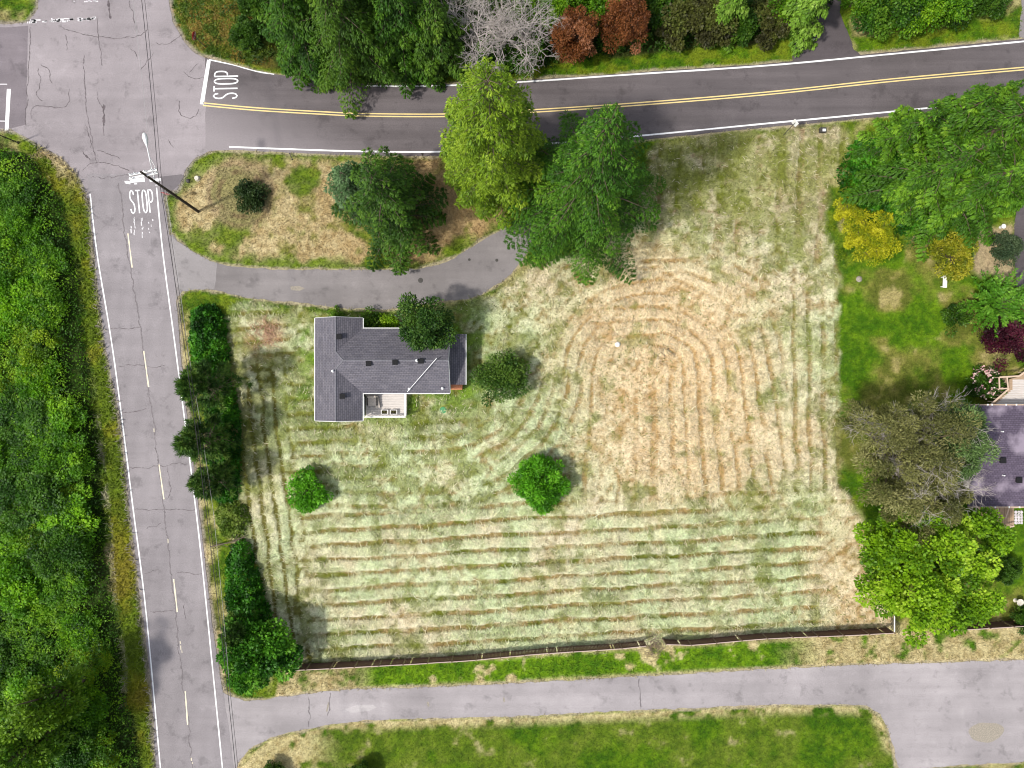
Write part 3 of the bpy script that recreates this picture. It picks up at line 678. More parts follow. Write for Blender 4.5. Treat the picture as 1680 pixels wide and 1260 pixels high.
def conifer_meshes(seed, h, r, pal, nleaf=9000, z0=.06, leaf=.42, droop=.28, power=.75, whorl=.62, spread=.38, up=.18, wmul=.34, ragged=.35):
    g = np.random.default_rng(seed)
    Bz, Ba, Bl = [], [], []
    z = z0 * h
    while z < h * .985:
        t = z / h; rad = r * ((1 - t) ** power) * (1 if t > .12 else .72 + t * 2.3)
        nb = max(4, int(5 + 5 * (1 - t)))
        a0 = g.random() * 6.28
        for k in range(nb):
            Ba.append(a0 + k * 6.283 / nb + g.normal(0, .22)); Bz.append(z + g.normal(0, whorl * .3)); Bl.append(max(.25, rad * (1 - ragged + ragged * 1.5 * g.random())))
        z += whorl * (.75 + .5 * g.random()) * (.5 + .5 * (1 - t) + .15)
    Bz, Ba, Bl = map(np.array, (Bz, Ba, Bl)); nb = len(Bz)
    bb = g.random(nb)
    w = Bl ** 1.55; bi = g.choice(nb, nleaf, p=w / w.sum())
    s = g.random(nleaf) ** .62 * .97 + .03
    side = np.where(g.random(nleaf) < .5, -1, 1); q = g.random(nleaf) ** .8
    l = Bl[bi]; A = Ba[bi]
    rad = np.stack([np.cos(A), np.sin(A), 0 * A], 1); per = np.stack([-np.sin(A), np.cos(A), 0 * A], 1)
    tw = spread * l * (1.02 - s) ** .7 * (.35 + .65 * np.minimum(s * 3, 1)) + .10
    tk = np.floor(s * l / .55 + bb[bi] * 3) * .55 / l - bb[bi] * 1.65 / l + .02
    s2 = np.clip(.62 * s + .38 * tk, .03, 1)
    pos = rad * (s2 * l + q * tw * .6)[:, None] + per * (side * q * tw)[:, None]
    zz = Bz[bi] + l * (up * s2 - droop * s2 ** 2) - q * q * tw * .55 + g.normal(0, .13, nleaf)
    pos[:, 2] = zz
    D = nz(rad * .75 + per * (side * (.75 * q + .1))[:, None] + np.stack([0 * A, 0 * A, up - droop * 2 * s2 - .15 - .4 * q], 1) + g.normal(0, .38, (nleaf, 3)))
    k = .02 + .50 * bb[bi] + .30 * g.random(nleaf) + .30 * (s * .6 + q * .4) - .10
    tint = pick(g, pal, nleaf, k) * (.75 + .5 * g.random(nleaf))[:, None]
    L = leaf * (.5 + .8 * g.random(nleaf)); Wd = L * wmul * (.8 + .5 * g.random(nleaf))
    un = nz(np.array((0, 0, 1.0)) + per * (side * q * 1.0)[:, None] + rad * (.25 + .9 * droop * s2)[:, None])
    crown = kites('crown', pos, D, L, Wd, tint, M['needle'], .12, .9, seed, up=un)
    segs = [((0, 0, -.1), (0, 0, h * .5), .022 * h + .05, .012 * h + .03), ((0, 0, h * .5), (0, 0, h * .98), .012 * h + .03, .02)]
    for i in range(nb):
        if Bl[i] < .6: continue
        p = np.array((0, 0, Bz[i])); m = np.array((math.cos(Ba[i]) * Bl[i] * .5, math.sin(Ba[i]) * Bl[i] * .5, Bz[i] + Bl[i] * (up * .5 - droop * .25)))
        e = np.array((math.cos(Ba[i]) * Bl[i] * .92, math.sin(Ba[i]) * Bl[i] * .92, Bz[i] + Bl[i] * (up * .92 - droop * .85)))
        segs += [(p, m, .02 + .012 * Bl[i], .015 + .006 * Bl[i]), (m, e, .015 + .006 * Bl[i], .008)]
    return limb_mesh('trunk', segs, M['bark'], n=5), crown
def broad_meshes(seed, h, r, pal, nclump=46, per=150, leaf=.34, cz=.55, rz=.42, csize=.30, low=.25, wmul=.6, mat='leaf', flatness=.5, holes=.0, rag=.25, kvar=.55):
    """domed broadleaf crown made of leaf clumps around limbs"""
    g = np.random.default_rng(seed)
    C = []; tries = 0
    while len(C) < nclump and tries < 9000:
        tries += 1
        v = g.normal(0, 1, 3); v /= np.linalg.norm(v)
        if v[2] < -low: continue
        lump = 1 + rag * (math.sin(v[0] * 5 + seed) * .5 + math.sin(v[1] * 6 + seed * 2) * .5)
        rad = (.62 + .36 * g.random()) * lump if g.random() < .8 else (.2 + .5 * g.random())
        C.append((v[0] * r * rad, v[1] * r * rad, h * cz + v[2] * h * rz * rad))
    C = np.array(C); nc = len(C); cs = csize * r * (.65 + .7 * g.random(nc)); kb = g.random(nc)
    ci = np.repeat(np.arange(nc), per); n = len(ci)
    v = nz(g.normal(0, 1, (n, 3)) + np.array((0, 0, .55))); rr = (.55 + .5 * g.random(n) ** .6)
    pos = C[ci] + v * (cs[ci] * rr)[:, None] * np.array((1, 1, .75))
    D = nz(v * np.array((1, 1, .45)) + g.normal(0, .55, (n, 3)) + nz(pos - np.array((0, 0, h * cz))) * .35)
    k = (1 - kvar) * .5 + kvar * kb[ci] + .35 * (g.random(n) - .5)
    tint = pick(g, pal, n, k) * (.8 + .4 * g.random(n))[:, None]
    L = leaf * (.6 + .8 * g.random(n))
    crown = kites('crown', pos, D, L, L * wmul, tint, M[mat], .1, flatness, seed + 1, up=nz(v + np.array((0, 0, .6))))
    segs = [((0, 0, -.1), (0, 0, h * cz * .6), .02 * h + .06, .014 * h + .05)]
    for c in C[::2]:
        m = np.array((c[0] * .45, c[1] * .45, h * cz * .6 + (c[2] - h * cz * .6) * .5)); segs += [((0, 0, h * cz * .5), m, .012 * h + .03, .008 * h + .02), (m, c, .008 * h + .02, .012)]
    return limb_mesh('trunk', segs, M['bark'], n=5), crown
def pine_meshes(seed, h, r, pal, ntuft=110, per=46, nl=.55):
    g = np.random.default_rng(seed); T = []
    segs = [((0, 0, -.1), (0, 0, h * .95), .02 * h + .05, .03)]
    for i in range(ntuft):
        t = .12 + .88 * g.random() ** .8; a = g.random() * 6.283; rad = r * (1 - t) ** .6 * (.55 + .5 * g.random()) + .1
        p = np.array((math.cos(a) * rad, math.sin(a) * rad, h * t + rad * .12)); T.append(p)
        segs.append(((0, 0, h * t * .94), p, .03 + .008 * rad, .012))
    T = np.array(T); ti = np.repeat(np.arange(ntuft), per); n = len(ti)
    ax = nz(T * np.array((1, 1, 0)) + np.array((0, 0, 1.1)))
    D = nz(ax[ti] * .75 + g.normal(0, .55, (n, 3))); P = T[ti] + ax[ti] * ((g.random(n) - .6) * .6)[:, None]
    kb = g.random(ntuft); tint = pick(g, pal, n, .1 + .5 * kb[ti] + .4 * g.random(n)) * (.8 + .4 * g.random(n))[:, None]
    L = nl * (.7 + .5 * g.random(n))
    return limb_mesh('trunk', segs, M['bark'], n=5), kites('crown', P, D, L, L * .13, tint, M['needle'], .05, .4, seed)
def frond_meshes(seed, h, r, pal, nf=70, per=70, leaf=.26):
    """fronds arching out of one centre"""
    g = np.random.default_rng(seed); n = nf * per; fi = np.repeat(np.arange(nf), per)
    a = g.random(nf) * 6.283; le = r * (.35 + .75 * g.random(nf)); rise = h * (.35 + .65 * g.random(nf)) * (1.15 - .55 * le / r)
    s = g.random(n); side = np.where(g.random(n) < .5, -1, 1)
    A = a[fi]; rad = np.stack([np.cos(A), np.sin(A), 0 * A], 1); per_ = np.stack([-np.sin(A), np.cos(A), 0 * A], 1)
    z = .15 + rise[fi] * (1.9 * s - 1.05 * s * s); P = rad * (le[fi] * s)[:, None]; P[:, 2] = z
    D = nz(rad * .7 + per_ * (side * .65)[:, None] + np.array((0, 0, .25)) + g.normal(0, .25, (n, 3)))
    kb = g.random(nf); tint = pick(g, pal, n, .1 + .45 * kb[fi] + .3 * g.random(n) + .15 * s) * (.8 + .4 * g.random(n))[:, None]
    L = leaf * (.6 + .7 * g.random(n)) * (1.15 - .5 * s)
    segs = []
    for i in range(nf):
        q = [np.array((math.cos(a[i]) * le[i] * t, math.sin(a[i]) * le[i] * t, .1 + rise[i] * (1.9 * t - 1.05 * t * t))) for t in (0, .4, .8)]
        segs += [(q[0], q[1], .03, .02), (q[1], q[2], .02, .008)]
    return limb_mesh('stems', segs, M['bark'], n=4), kites('foliage', P, D, L, L * .42, tint, M['leaf'], .1, .9, seed)
def mound_mesh(seed, poly, h, pal, n, leaf=.3, wmul=.6, base=(0, 0, 0), edge=16, mat='leaf', clump=9):
    """low bank of leaves over a plan polygon, highest away from its edge"""
    g = np.random.default_rng(seed); P = np.array(poly)
    x0, y0 = P.min(0); x1, y1 = P.max(0)
    X = x0 + g.random(n * 3) * (x1 - x0); Y = y0 + g.random(n * 3) * (y1 - y0)
    d = -sdf(X + (fbm(X, Y, 14, 2) - .5) * 14, Y, poly); k = d > 0; X, Y, d = X[k][:n], Y[k][:n], d[k][:n]; n = len(X)
    lum = fbm(X, Y, clump * 2.2, seed % 7, 3)
    z = h * np.clip(d / edge, .05, 1) ** .6 * (.45 + .95 * lum) - g.random(n) ** 2 * .5
    f = S * (H - np.maximum(z, 0)) / H
    pos = np.stack([(X - 840) * S, (630 - Y) * S, np.maximum(z, .05)], 1) - np.array(base)
    e = 3.0; gx = fbm(X + e, Y, clump * 2.2, seed % 7, 3) - lum; gy = fbm(X, Y + e, clump * 2.2, seed % 7, 3) - lum
    nrm = nz(np.stack([-gx * 6, gy * 6, np.full(n, .5)], 1))
    D = nz(g.normal(0, .8, (n, 3)) * np.array((1, 1, .5)) + nrm * .3)
    kk = (fbm(X, Y, clump * 5, 1) - .5) * 1.1 + .12 + .8 * sm(.3, .7, fbm(X, Y, clump, (seed + 3) % 7, 3)) * .75 + .3 * (g.random(n) - .4)
    tint = pick(g, pal, n, kk) * (.8 + .4 * g.random(n))[:, None]
    L = leaf * (.55 + .8 * g.random(n))
    return kites('foliage', pos, D, L, L * wmul, tint, M[mat], .1, .6, seed, up=nrm)
def plant(name, meshes, px_, py_, label, cat, group=None, rz=0, sc=1.0, parts=('trunk', 'crown'), z=-.03):
    o = empty(name, W(px_, py_, 0) + np.array((0, 0, z)), label, cat, group, rz); o.scale = (sc, sc, sc) if not hasattr(sc, '__len__') else sc
    for nm, me in zip(parts, meshes): obj(nm, me, o)
    return o

G_FIR = [(.010, .042, .003), (.032, .11, .005), (.075, .205, .008), (.18, .33, .02)]
G_DK = [(.010, .032, .003), (.026, .075, .005), (.055, .135, .008), (.12, .22, .02)]
G_YG = [(.035, .085, .004), (.095, .18, .006), (.18, .285, .010), (.30, .41, .03)]
G_BLUE = [(.02, .055, .015), (.055, .12, .035), (.12, .21, .08), (.2, .31, .15)]
G_MID = [(.02, .06, .006), (.06, .15, .01), (.12, .25, .015), (.22, .36, .03)]
G_WOOD = [(.014, .045, .005), (.035, .11, .008), (.075, .185, .012), (.15, .27, .02)]
G_LIME = [(.05, .13, .004), (.14, .29, .007), (.26, .45, .012), (.44, .60, .05)]
G_OLIVE = [(.05, .055, .015), (.12, .128, .034), (.20, .20, .062), (.31, .30, .12)]
G_BRIGHT = [(.03, .12, .004), (.07, .26, .006), (.13, .40, .012), (.24, .52, .04)]
G_THICK = [(.02, .07, .003), (.06, .175, .004), (.13, .29, .007), (.24, .42, .015)]
G_IVY = [(.010, .05, .003), (.024, .115, .005), (.05, .205, .008), (.11, .31, .015)]
RUST = [(.07, .022, .008), (.17, .055, .015), (.27, .10, .03), (.42, .19, .10)]
PURPLE = [(.015, .004, .008), (.04, .006, .014), (.075, .010, .024), (.12, .02, .04)]
YELLOW = [(.05, .12, .006), (.20, .27, .008), (.43, .44, .010), (.64, .60, .03)]
CHART = [(.10, .13, .006), (.22, .25, .012), (.36, .36, .02), (.46, .42, .04)]

# trees round the yard
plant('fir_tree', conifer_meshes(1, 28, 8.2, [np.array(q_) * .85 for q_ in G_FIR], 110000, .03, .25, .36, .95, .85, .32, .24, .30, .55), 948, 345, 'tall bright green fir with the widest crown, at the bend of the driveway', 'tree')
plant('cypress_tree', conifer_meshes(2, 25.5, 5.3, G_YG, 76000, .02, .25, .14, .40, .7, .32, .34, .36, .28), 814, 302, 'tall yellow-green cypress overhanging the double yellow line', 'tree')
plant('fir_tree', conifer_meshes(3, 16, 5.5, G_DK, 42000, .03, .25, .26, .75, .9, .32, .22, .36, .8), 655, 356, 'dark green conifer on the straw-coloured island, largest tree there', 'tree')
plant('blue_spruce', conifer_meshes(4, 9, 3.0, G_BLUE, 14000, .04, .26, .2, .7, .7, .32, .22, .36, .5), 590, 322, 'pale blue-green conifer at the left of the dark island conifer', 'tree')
plant('yard_tree', broad_meshes(5, 8.0, 2.3, [(.010, .04, .008), (.03, .085, .012), (.07, .15, .018), (.13, .24, .03)], 46, 210, .24, .56, .44, .32), 708, 540, 'dark round tree rising beside the house over its roof edge', 'tree')
plant('round_shrub', broad_meshes(6, 3.4, 2.5, [(.02, .06, .006), (.05, .12, .012), (.10, .19, .02), (.17, .26, .04)], 52, 170, .2, .45, .5, .28, .5), 827, 621, 'dense round dark green shrub on the mown grass right of the house', 'shrub')
plant('tufted_shrub', broad_meshes(7, 3.4, 2.6, G_BRIGHT, 90, 200, .30, .45, .5, .2, .4, .3, rag=.08, kvar=.7), 884, 787, 'vivid green tufted shrub, largest one, alone in the mown field', 'shrub')
plant('leafy_shrub', broad_meshes(8, 2.6, 1.85, G_BRIGHT, 40, 130, .22, .45, .5, .30, .5), 509, 804, 'small bright green shrub in the mown field below the house', 'shrub')
plant('juniper_shrub', broad_meshes(9, 1.6, 1.55, [(.012, .03, .008), (.025, .055, .012), (.05, .085, .02), (.08, .12, .03)], 36, 120, .2, .4, .5, .3, .5), 414, 325, 'small dark juniper ringed by wheel ruts on the straw island', 'shrub')
for x, y, s, lb in ((610, 524, .9, 'dark leafy shrub in the bed beside the house wall, left one'), (636, 527, .8, 'yellow-green leafy shrub in the bed beside the house wall'), (553, 516, .6, 'small bright shrub at the top end of the left roof wing')):
    plant('bed_shrub', broad_meshes(int(x), 1.8, 1.2, G_LIME if x == 636 else G_MID, 22, 70, .2, .45, .5, .34, .5), x, y, lb, 'shrub', 'shrubs beside the house', 0, s)

# pines, hedges and maple beside the main road
pine = pine_meshes(21, 9.5, 3.1, [(.008, .03, .006), (.03, .085, .012), (.08, .17, .02), (.20, .30, .05)], 150, 60)
pine2 = pine_meshes(22, 8.0, 2.6, [(.008, .03, .006), (.03, .085, .012), (.08, .17, .02), (.20, .30, .05)], 120, 60)
for i, (x, y, me_, rz, s, lb) in enumerate(((372, 634, pine, 0, 1.0, 'dark green long-needled pine next to the rounded ivy bank'), (364, 715, pine2, 1, 1.08, 'dark pine whose boughs reach farthest over the road, middle of the roadside three'), (374, 782, pine2, 2.4, .92, 'smaller dark pine, lowest of the three beside the road bend in the hedge'), (412, 1015, pine2, 4, .78, 'dark pine rising behind the bright green roadside maple'))):
    plant('pine_tree', me_, x, y, lb, 'tree', 'pines along the main road', rz, s)
def bank(name, poly, h, pal, n, label, cat, seed, leaf=.3, edge=16, wm=.6, clump=9, kind=None):
    P = np.array(poly); b = W(P[:, 0].mean(), P[:, 1].mean(), 0); b[2] = -.03
    me = mound_mesh(seed, smooth(poly, 10, True).tolist(), h, pal, n, leaf, wm, b, edge, 'leaf', clump); o = obj(name, me, None, b); return tag(o, label, cat, None, kind)
bank('ivy_bank', [(322, 508), (345, 500), (366, 510), (374, 545), (378, 600), (372, 640), (330, 640), (318, 590), (314, 540)], 1.7, G_IVY, 7000, 'deep green rounded ivy bank beside the main road, farthest up the hedge row', 'hedge', 31)
bank('ivy_bank', [(345, 620), (380, 630), (394, 680), (396, 740), (394, 800), (386, 822), (352, 815), (345, 740), (340, 680)], 1.8, G_IVY, 9000, 'deep green ivy bank beneath the roadside pines', 'hedge', 32)
bank('bramble_hedge', [(395, 882), (412, 892), (424, 940), (440, 985), (452, 1030), (440, 1060), (400, 1060), (378, 1000), (374, 940), (380, 895)], 1.8, G_IVY, 8500, 'dark bramble hedge at the field corner beside the main road', 'hedge', 33)
bank('weed_patch', [(362, 825), (396, 820), (412, 850), (398, 880), (366, 876), (352, 850)], .8, [(.07, .13, .01), (.14, .22, .02), (.22, .30, .05), (.3, .36, .1)], 3200, 'pale green weed patch between the pines and the bramble hedge', 'weeds', 34, .22)
plant('maple_tree', broad_meshes(35, 5.6, 3.6, [(.012, .06, .004), (.04, .16, .008), (.09, .28, .012), (.17, .38, .03)], 74, 210, .30, .5, .42, .23, .3, .75, kvar=.75), 437, 1053, 'bright green maple overhanging the entrance of the lower lane', 'tree')

# thicket left of the main road
th = [broad_meshes(40 + k, h_, r_, [np.array(c_) * m_ for c_ in G_THICK], nc, 240, lf * .58, .5, .48, .24, .2, .7, kvar=.6) for k, (h_, r_, nc, lf, m_) in enumerate(((3.6, 2.8, 46, .34, (1.1, 1.15, 1)), (3.0, 2.5, 40, .3, (1.6, 1.2, 1)), (4.3, 3.0, 50, .36, (.5, .6, 1)), (3.4, 2.6, 44, .40, (1.35, 1.4, 1)), (2.6, 2.2, 36, .28, (.6, .72, 1.0))))]
g = random.Random(5); pts = []
tries = 0
def sd1(x, y, P): return float(sdf(np.array([float(x)]), np.array([float(y)]), P)[0])
while len(pts) < 64 and tries < 6000:
    tries += 1
    x = g.uniform(-10, 225); y = g.uniform(262, 1290)
    if sd1(x, y, P_THICK) > -44: continue
    if all((x - a) ** 2 + (y - b) ** 2 > 44 ** 2 for a, b in pts): pts.append((x, y))
desc = ['mid green leafy shrub among the thicket left of the main road', 'yellowish green low shrub among the thicket left of the main road', 'dark green tall shrub among the thicket left of the main road', 'bright green broad-leaved shrub among the thicket left of the main road', 'small fine-leaved shrub among the thicket left of the main road']
for i, (x, y) in enumerate(pts):
    k = g.randrange(5); s = g.uniform(.8, 1.15)
    plant('thicket_shrub', th[k], x, y, desc[k], 'shrub', desc[k].replace('shrub', 'shrubs', 1), g.random() * 6.28, (s, s, s * g.uniform(.5, .8)))
o = bank('undergrowth', P_THICK[::3], 2.0, G_THICK, 120000, None, None, 50, .22, 34, .6, 14, 'stuff')
plant('poplar_tree', broad_meshes(51, 13, 2.9, [(.03, .09, .004), (.065, .17, .006), (.13, .26, .01), (.22, .36, .025)], 70, 120, .3, .52, .46, .26, .6), 120, 1165, 'tall yellow-green poplar in the bottom left corner of the thicket', 'tree')
plant('poplar_tree', broad_meshes(52, 12, 2.4, [(.03, .09, .004), (.07, .17, .006), (.14, .26, .01), (.22, .36, .025)], 60, 110, .3, .52, .46, .26, .6), 150, 1105, 'yellow-green poplar just above the bottom left poplar in the thicket', 'tree')

# wood along the top
tw_ = [conifer_meshes(60 + k, h_, r_, [np.array(q_) * .7 for q_ in (G_FIR if k % 2 else G_MID)], 50000, .03, .26, .36, .9, .9, .33, .2, .38, .6) for k, (h_, r_) in enumerate(((19, 5.8), (16, 5.1), (13, 4.3)))]
for i, (x, y, k, lb) in enumerate(((515, 80, 1, 'bright green fir at the left end of the roadside wood'), (588, 98, 0, 'tallest fir of the wood, its boughs hanging over the side road'), (672, 86, 1, 'green fir right of the tallest fir in the roadside wood'), (555, 20, 0, 'tall fir behind the front row at the top of the wood, left one'), (640, 15, 0, 'tall fir behind the front row at the top of the wood, right one'), (726, 98, 2, 'small fir at the road edge below the bare dead tree'))):
    plant('fir_tree', tw_[k], x, y, lb, 'tree', 'firs of the roadside wood', i * 1.3, (1, 1, 1) if i else (.95, .95, .9))
wb = [broad_meshes(70 + k, h_, r_, pl, 48, 200, .22, .5, .48, .26, .3, .7, kvar=.75) for k, (h_, r_, pl) in enumerate(((4.5, 3.0, G_WOOD), (3.2, 2.3, G_DK), (6, 3.4, G_THICK), (3, 2.2, [(.03, .03, .012), (.06, .06, .02), (.09, .10, .02), (.13, .16, .03)])))]
wl = [(845, 90, 0, 'dark green bush below the dead tree beside the side road', .95), (790, 105, 0, 'dark green bush left of the dead tree, against the cypress top', 1.0), (412, 66, 1, 'dark low bush between the corner scrub and the firs', .7), (438, 14, 1, 'dark low bush at the top edge left of the firs', .9), (1000, 62, 1, 'dark green bush squeezed between the two rust-brown trees', .75), (975, 10, 2, 'green tree behind the left rust-brown tree', .9), (905, 20, 2, 'dark green tree between the dead tree and the rust-brown tree', .9),
      (1115, 50, 3, 'twiggy olive-brown bush left of the round green roadside bush', 1.2), (1165, 45, 3, 'twiggy olive bush beside the upper grass verge', 1.15), (1205, 50, 1, 'rounded green bush beside the upper grass verge', .9), (1250, 45, 3, 'brownish bush left of the shaded upper driveway', 1.0), (1080, 15, 1, 'dark bush at the top edge right of the rust-brown trees', 1.1), (1440, 36, 0, 'leafy green bush right of the shaded upper driveway', 1.1), (1500, 28, 2, 'large leafy green bush right of the upper driveway, farther one', .95), (1545, 20, 1, 'low bush at the right end of the upper hedge', 1.0), (1610, 5, 1, 'dark shrub at the top edge near the corner driveway', .9), (1395, 10, 2, 'tall leafy bush shading the upper driveway', .7), (1280, 8, 2, 'leafy tree top left of the upper driveway at the top edge', .8)]
for i, (x, y, k, lb, s) in enumerate(wl): plant('wood_bush', wb[k], x, y, lb, 'bush', 'bushes along the upper road edge', i * 1.7, s)
bank('corner_scrub', [(296, -30), (300, 50), (330, 82), (380, 98), (440, 104), (460, 60), (450, -30)], .9, [(.03, .06, .008), (.07, .13, .012), (.14, .19, .015), (.26, .19, .04)], 9000, 'low ochre and green scrub at the junction corner below the stop sign', 'scrub', 87, .22, 20, .5, 12)
rust = [broad_meshes(80 + k, h_, r_, RUST, 60, 230, .18, .5, .46, .24, .3, .5, kvar=.8) for k, (h_, r_) in enumerate(((6.5, 2.25), (7, 2.3)))]
plant('rust_tree', rust[0], 935, 90, 'rust-brown dying tree beside the bare grey dead tree', 'tree', 'rust-brown trees')
plant('rust_tree', rust[1], 1018, 68, 'rust-brown dying tree farther from the dead tree, with a pinkish crown', 'tree', 'rust-brown trees')
dr = conifer_meshes(85, 10, 2.8, [(.05, .12, .01), (.11, .23, .015), (.19, .34, .03), (.3, .44, .08)], 16000, .05, .28, .38, .85, .8, .34, .2, .38, .7)
plant('drooping_conifer', dr, 1180, 45, 'light green drooping conifer above the twiggy bushes at the top edge', 'tree', 'light green drooping conifers', 0, .9)
plant('drooping_conifer', dr, 1300, 48, 'light green drooping conifer overhanging the upper driveway', 'tree', 'light green drooping conifers', 2, .95)
bank('undergrowth', [(470, 104), (455, 40), (450, -20), (1300, -20), (1300, 52), (1200, 72), (1090, 82), (1000, 90), (880, 112), (840, 124), (700, 128), (520, 116)], 1.5, G_DK, 26000, None, None, 86, .32, 30, .6, 12, 'stuff')
def dead_meshes(seed, h, spread):
    g = random.Random(seed); segs = []
    def grow(p, d, l, r, lev):
        q = p + d * l; segs.append((p, q, r, r * .68))
        if lev == 0: return
        for k in range(g.choice((2, 3, 3)) if lev > 1 else 3):
            nd = d + np.array((g.gauss(0, .75), g.gauss(0, .75), g.gauss(.02, .42))); nd /= np.linalg.norm(nd)
            grow(p + d * l * g.uniform(.55, 1), nd, l * g.uniform(.62, .85), r * .62, lev - 1)
    for k in range(8):
        a = k * 6.283 / 8 + g.random() * .6; d = np.array((math.cos(a) * spread, math.sin(a) * spread, .8)); d /= np.linalg.norm(d)
        grow(np.array((0, 0, h * .30 + g.random() * h * .2)), d, h * .21, .085, 5)
    tr = MB(); 
    return limb_mesh('trunk', [((0, 0, -.1), (0, 0, h * .55), .22, .13)], M['dead_bark'], n=8), limb_mesh('bare_branches', segs, M['dead_bark'], n=4)
for sd_, x, y, h_, lb in ((3, 782, 84, 9.5, 'bare grey dead tree, left one of three, against the dark firs'), (5, 822, 96, 9.5, 'bare grey dead tree, middle one of three, straight above the cypress top'), (8, 858, 92, 8.5, 'bare pale dead tree, right one of three, nearest the rust-brown trees')):
    plant('dead_tree', dead_meshes(sd_, h_, 1.0), x, y, lb, 'tree', 'bare dead trees', 0, 1, ('trunk', 'bare_branches'))


# right side garden
G_R = [(.010, .036, .003), (.038, .115, .004), (.105, .24, .009), (.24, .40, .025)]
ra = conifer_meshes(90, 17, 5.8, G_R, 52000, .03, .26, .38, .85, 1.0, .28, .26, .34, .85)
rb = conifer_meshes(91, 11, 3.2, G_R, 24000, .03, .25, .30, .85, .85, .32, .22, .36, .75)
for i, (x, y, me_, s, lb) in enumerate(((1440, 248, rb, .95, 'pointed green conifer nearest the side road edge, leftmost of the right grove'), (1493, 238, rb, 1.15, 'pointed green conifer at the road edge, second from the left in the grove'), (1462, 318, ra, .95, 'broad green conifer facing the mown field in the right grove'), (1540, 262, ra, 1.0, 'tall green conifer in the middle of the right grove'), (1525, 338, ra, .95, 'broad green conifer beside the garden lawn in the right grove'), (1602, 240, ra, .95, 'tall green conifer at the right end of the grove near the road'), (1600, 322, rb, 1.2, 'green conifer at the garden driveway, rear of the right grove'), (1560, 205, rb, .95, 'small green conifer leaning over the road from the right grove'))):
    plant('grove_conifer', me_, x, y, lb, 'tree', 'conifers of the right grove', i * 1.1, s)
bank('shrub_bank', [(1395, 240), (1430, 225), (1480, 240), (1560, 300), (1560, 370), (1480, 385), (1400, 350), (1376, 320), (1374, 280)], 2.0, G_IVY, 11000, 'dark green shrub bank at the foot of the right conifers beside the field', 'hedge', 92)
yb = broad_meshes(93, 2.6, 2.0, YELLOW, 40, 190, .20, .45, .5, .28, .4, .35, rag=.6, kvar=.85)
for x, y, s, lb in ((1386, 360, .8, 'bright yellow broom bush at the field edge, uppermost of the three'), (1430, 397, 1.0, 'bright yellow broom bush reaching over the lawn, rightmost of the three'), (1404, 405, .9, 'bright yellow broom bush nearest the lawn corner, lowest of the three')):
    plant('broom_bush', yb, x, y, lb, 'bush', 'yellow broom bushes', x * .7, s)
plant('golden_shrub', broad_meshes(94, 2.4, 2.2, CHART, 40, 170, .2, .45, .5, .26, .4, .5, rag=.5, kvar=.8), 1553, 423, 'golden chartreuse shrub beside the white garden bench', 'shrub')
plant('clipped_shrub', broad_meshes(95, 1.5, 1.55, [(.02, .045, .02), (.045, .08, .035), (.08, .12, .05), (.12, .17, .08)], 50, 150, .14, .4, .5, .26, .5), 1642, 406, 'clipped round grey-green shrub on the bare garden soil', 'shrub')
plant('garden_tree', frond_meshes(96, 5.0, 3.5, [(.02, .09, .004), (.06, .19, .008), (.12, .30, .02), (.22, .40, .04)], 120, 80, .42), 1618, 502, 'green garden tree with radiating fronds above the purple maple', 'tree', parts=('stems', 'foliage'))
plant('purple_maple', broad_meshes(97, 3.2, 2.6, PURPLE, 50, 190, .2, .5, .45, .24, .4, rag=.6, kvar=.8), 1631, 560, 'dark purple maple beside the wooden deck of the right house', 'tree')
plant('garden_shrub', broad_meshes(98, 1.4, 1.4, G_DK, 26, 90, .2, .45, .5, .3, .5), 1562, 520, 'small dark shrub at the lawn edge left of the green garden tree', 'shrub')
t_, c_ = broad_meshes(99, 1.9, 1.6, G_DK, 30, 110, .22, .45, .5, .3, .5)
o = plant('flowering_shrub', (t_, c_), 1606, 628, 'flowering shrub with pale pink blossoms at the deck corner', 'shrub')
g_ = np.random.default_rng(5); v = nz(g_.normal(0, 1, (260, 3)) + np.array((-.3, .1, .9))); v = np.repeat(v[::10], 10, 0) + g_.normal(0, .07, (260, 3)); p = v * np.array((1.5, 1.5, 1.05)) + np.array((0, 0, .85))
obj('blossoms', kites('blossoms', p, nz(g_.normal(0, 1, (260, 3))), np.full(260, .22), np.full(260, .2), pick(g_, [(.75, .35, .42), (.85, .62, .55), (.8, .7, .6)], 260), M['pink'], .05, .8, 3), o)
ce = broad_meshes(100, 12.0, 5.4, G_OLIVE, 84, 420, .26, .52, .40, .165, .2, .30, 'needle', .5, rag=.3, kvar=.7)
oc = plant('olive_cedar', ce, 1430, 726, 'olive-brown thinning cedar spreading over the corner of the right roof', 'tree', 'olive-brown cedars')
for dx_, dy_ in ((.8, 1.2), (2.2, -2.0)):
    o_ = obj('bare_branches', dead_meshes(int(dx_ * 10), 12.5, .8)[1], oc); o_.location = (dx_, dy_, -.4)
plant('olive_cedar', broad_meshes(101, 11.0, 4.5, G_OLIVE, 62, 420, .26, .52, .40, .175, .2, .30, 'needle', .5, rag=.3, kvar=.7), 1448, 800, 'olive-brown cedar just above the lime green maple', 'tree', 'olive-brown cedars')
plant('green_cedar', broad_meshes(102, 11, 3.0, [(.03, .07, .02), (.07, .13, .03), (.13, .21, .06), (.2, .3, .1)], 60, 240, .30, .6, .34, .26, .2, .30, 'needle', .5, rag=.3), 1500, 718, 'grey-green cedar against the dark right roof', 'tree')
plant('lime_maple', broad_meshes(103, 10.0, 6.7, G_LIME, 140, 300, .28, .55, .38, .145, .25, .75, rag=.3, kvar=.75), 1463, 902, 'large lime green maple at the right end of the fence', 'tree')
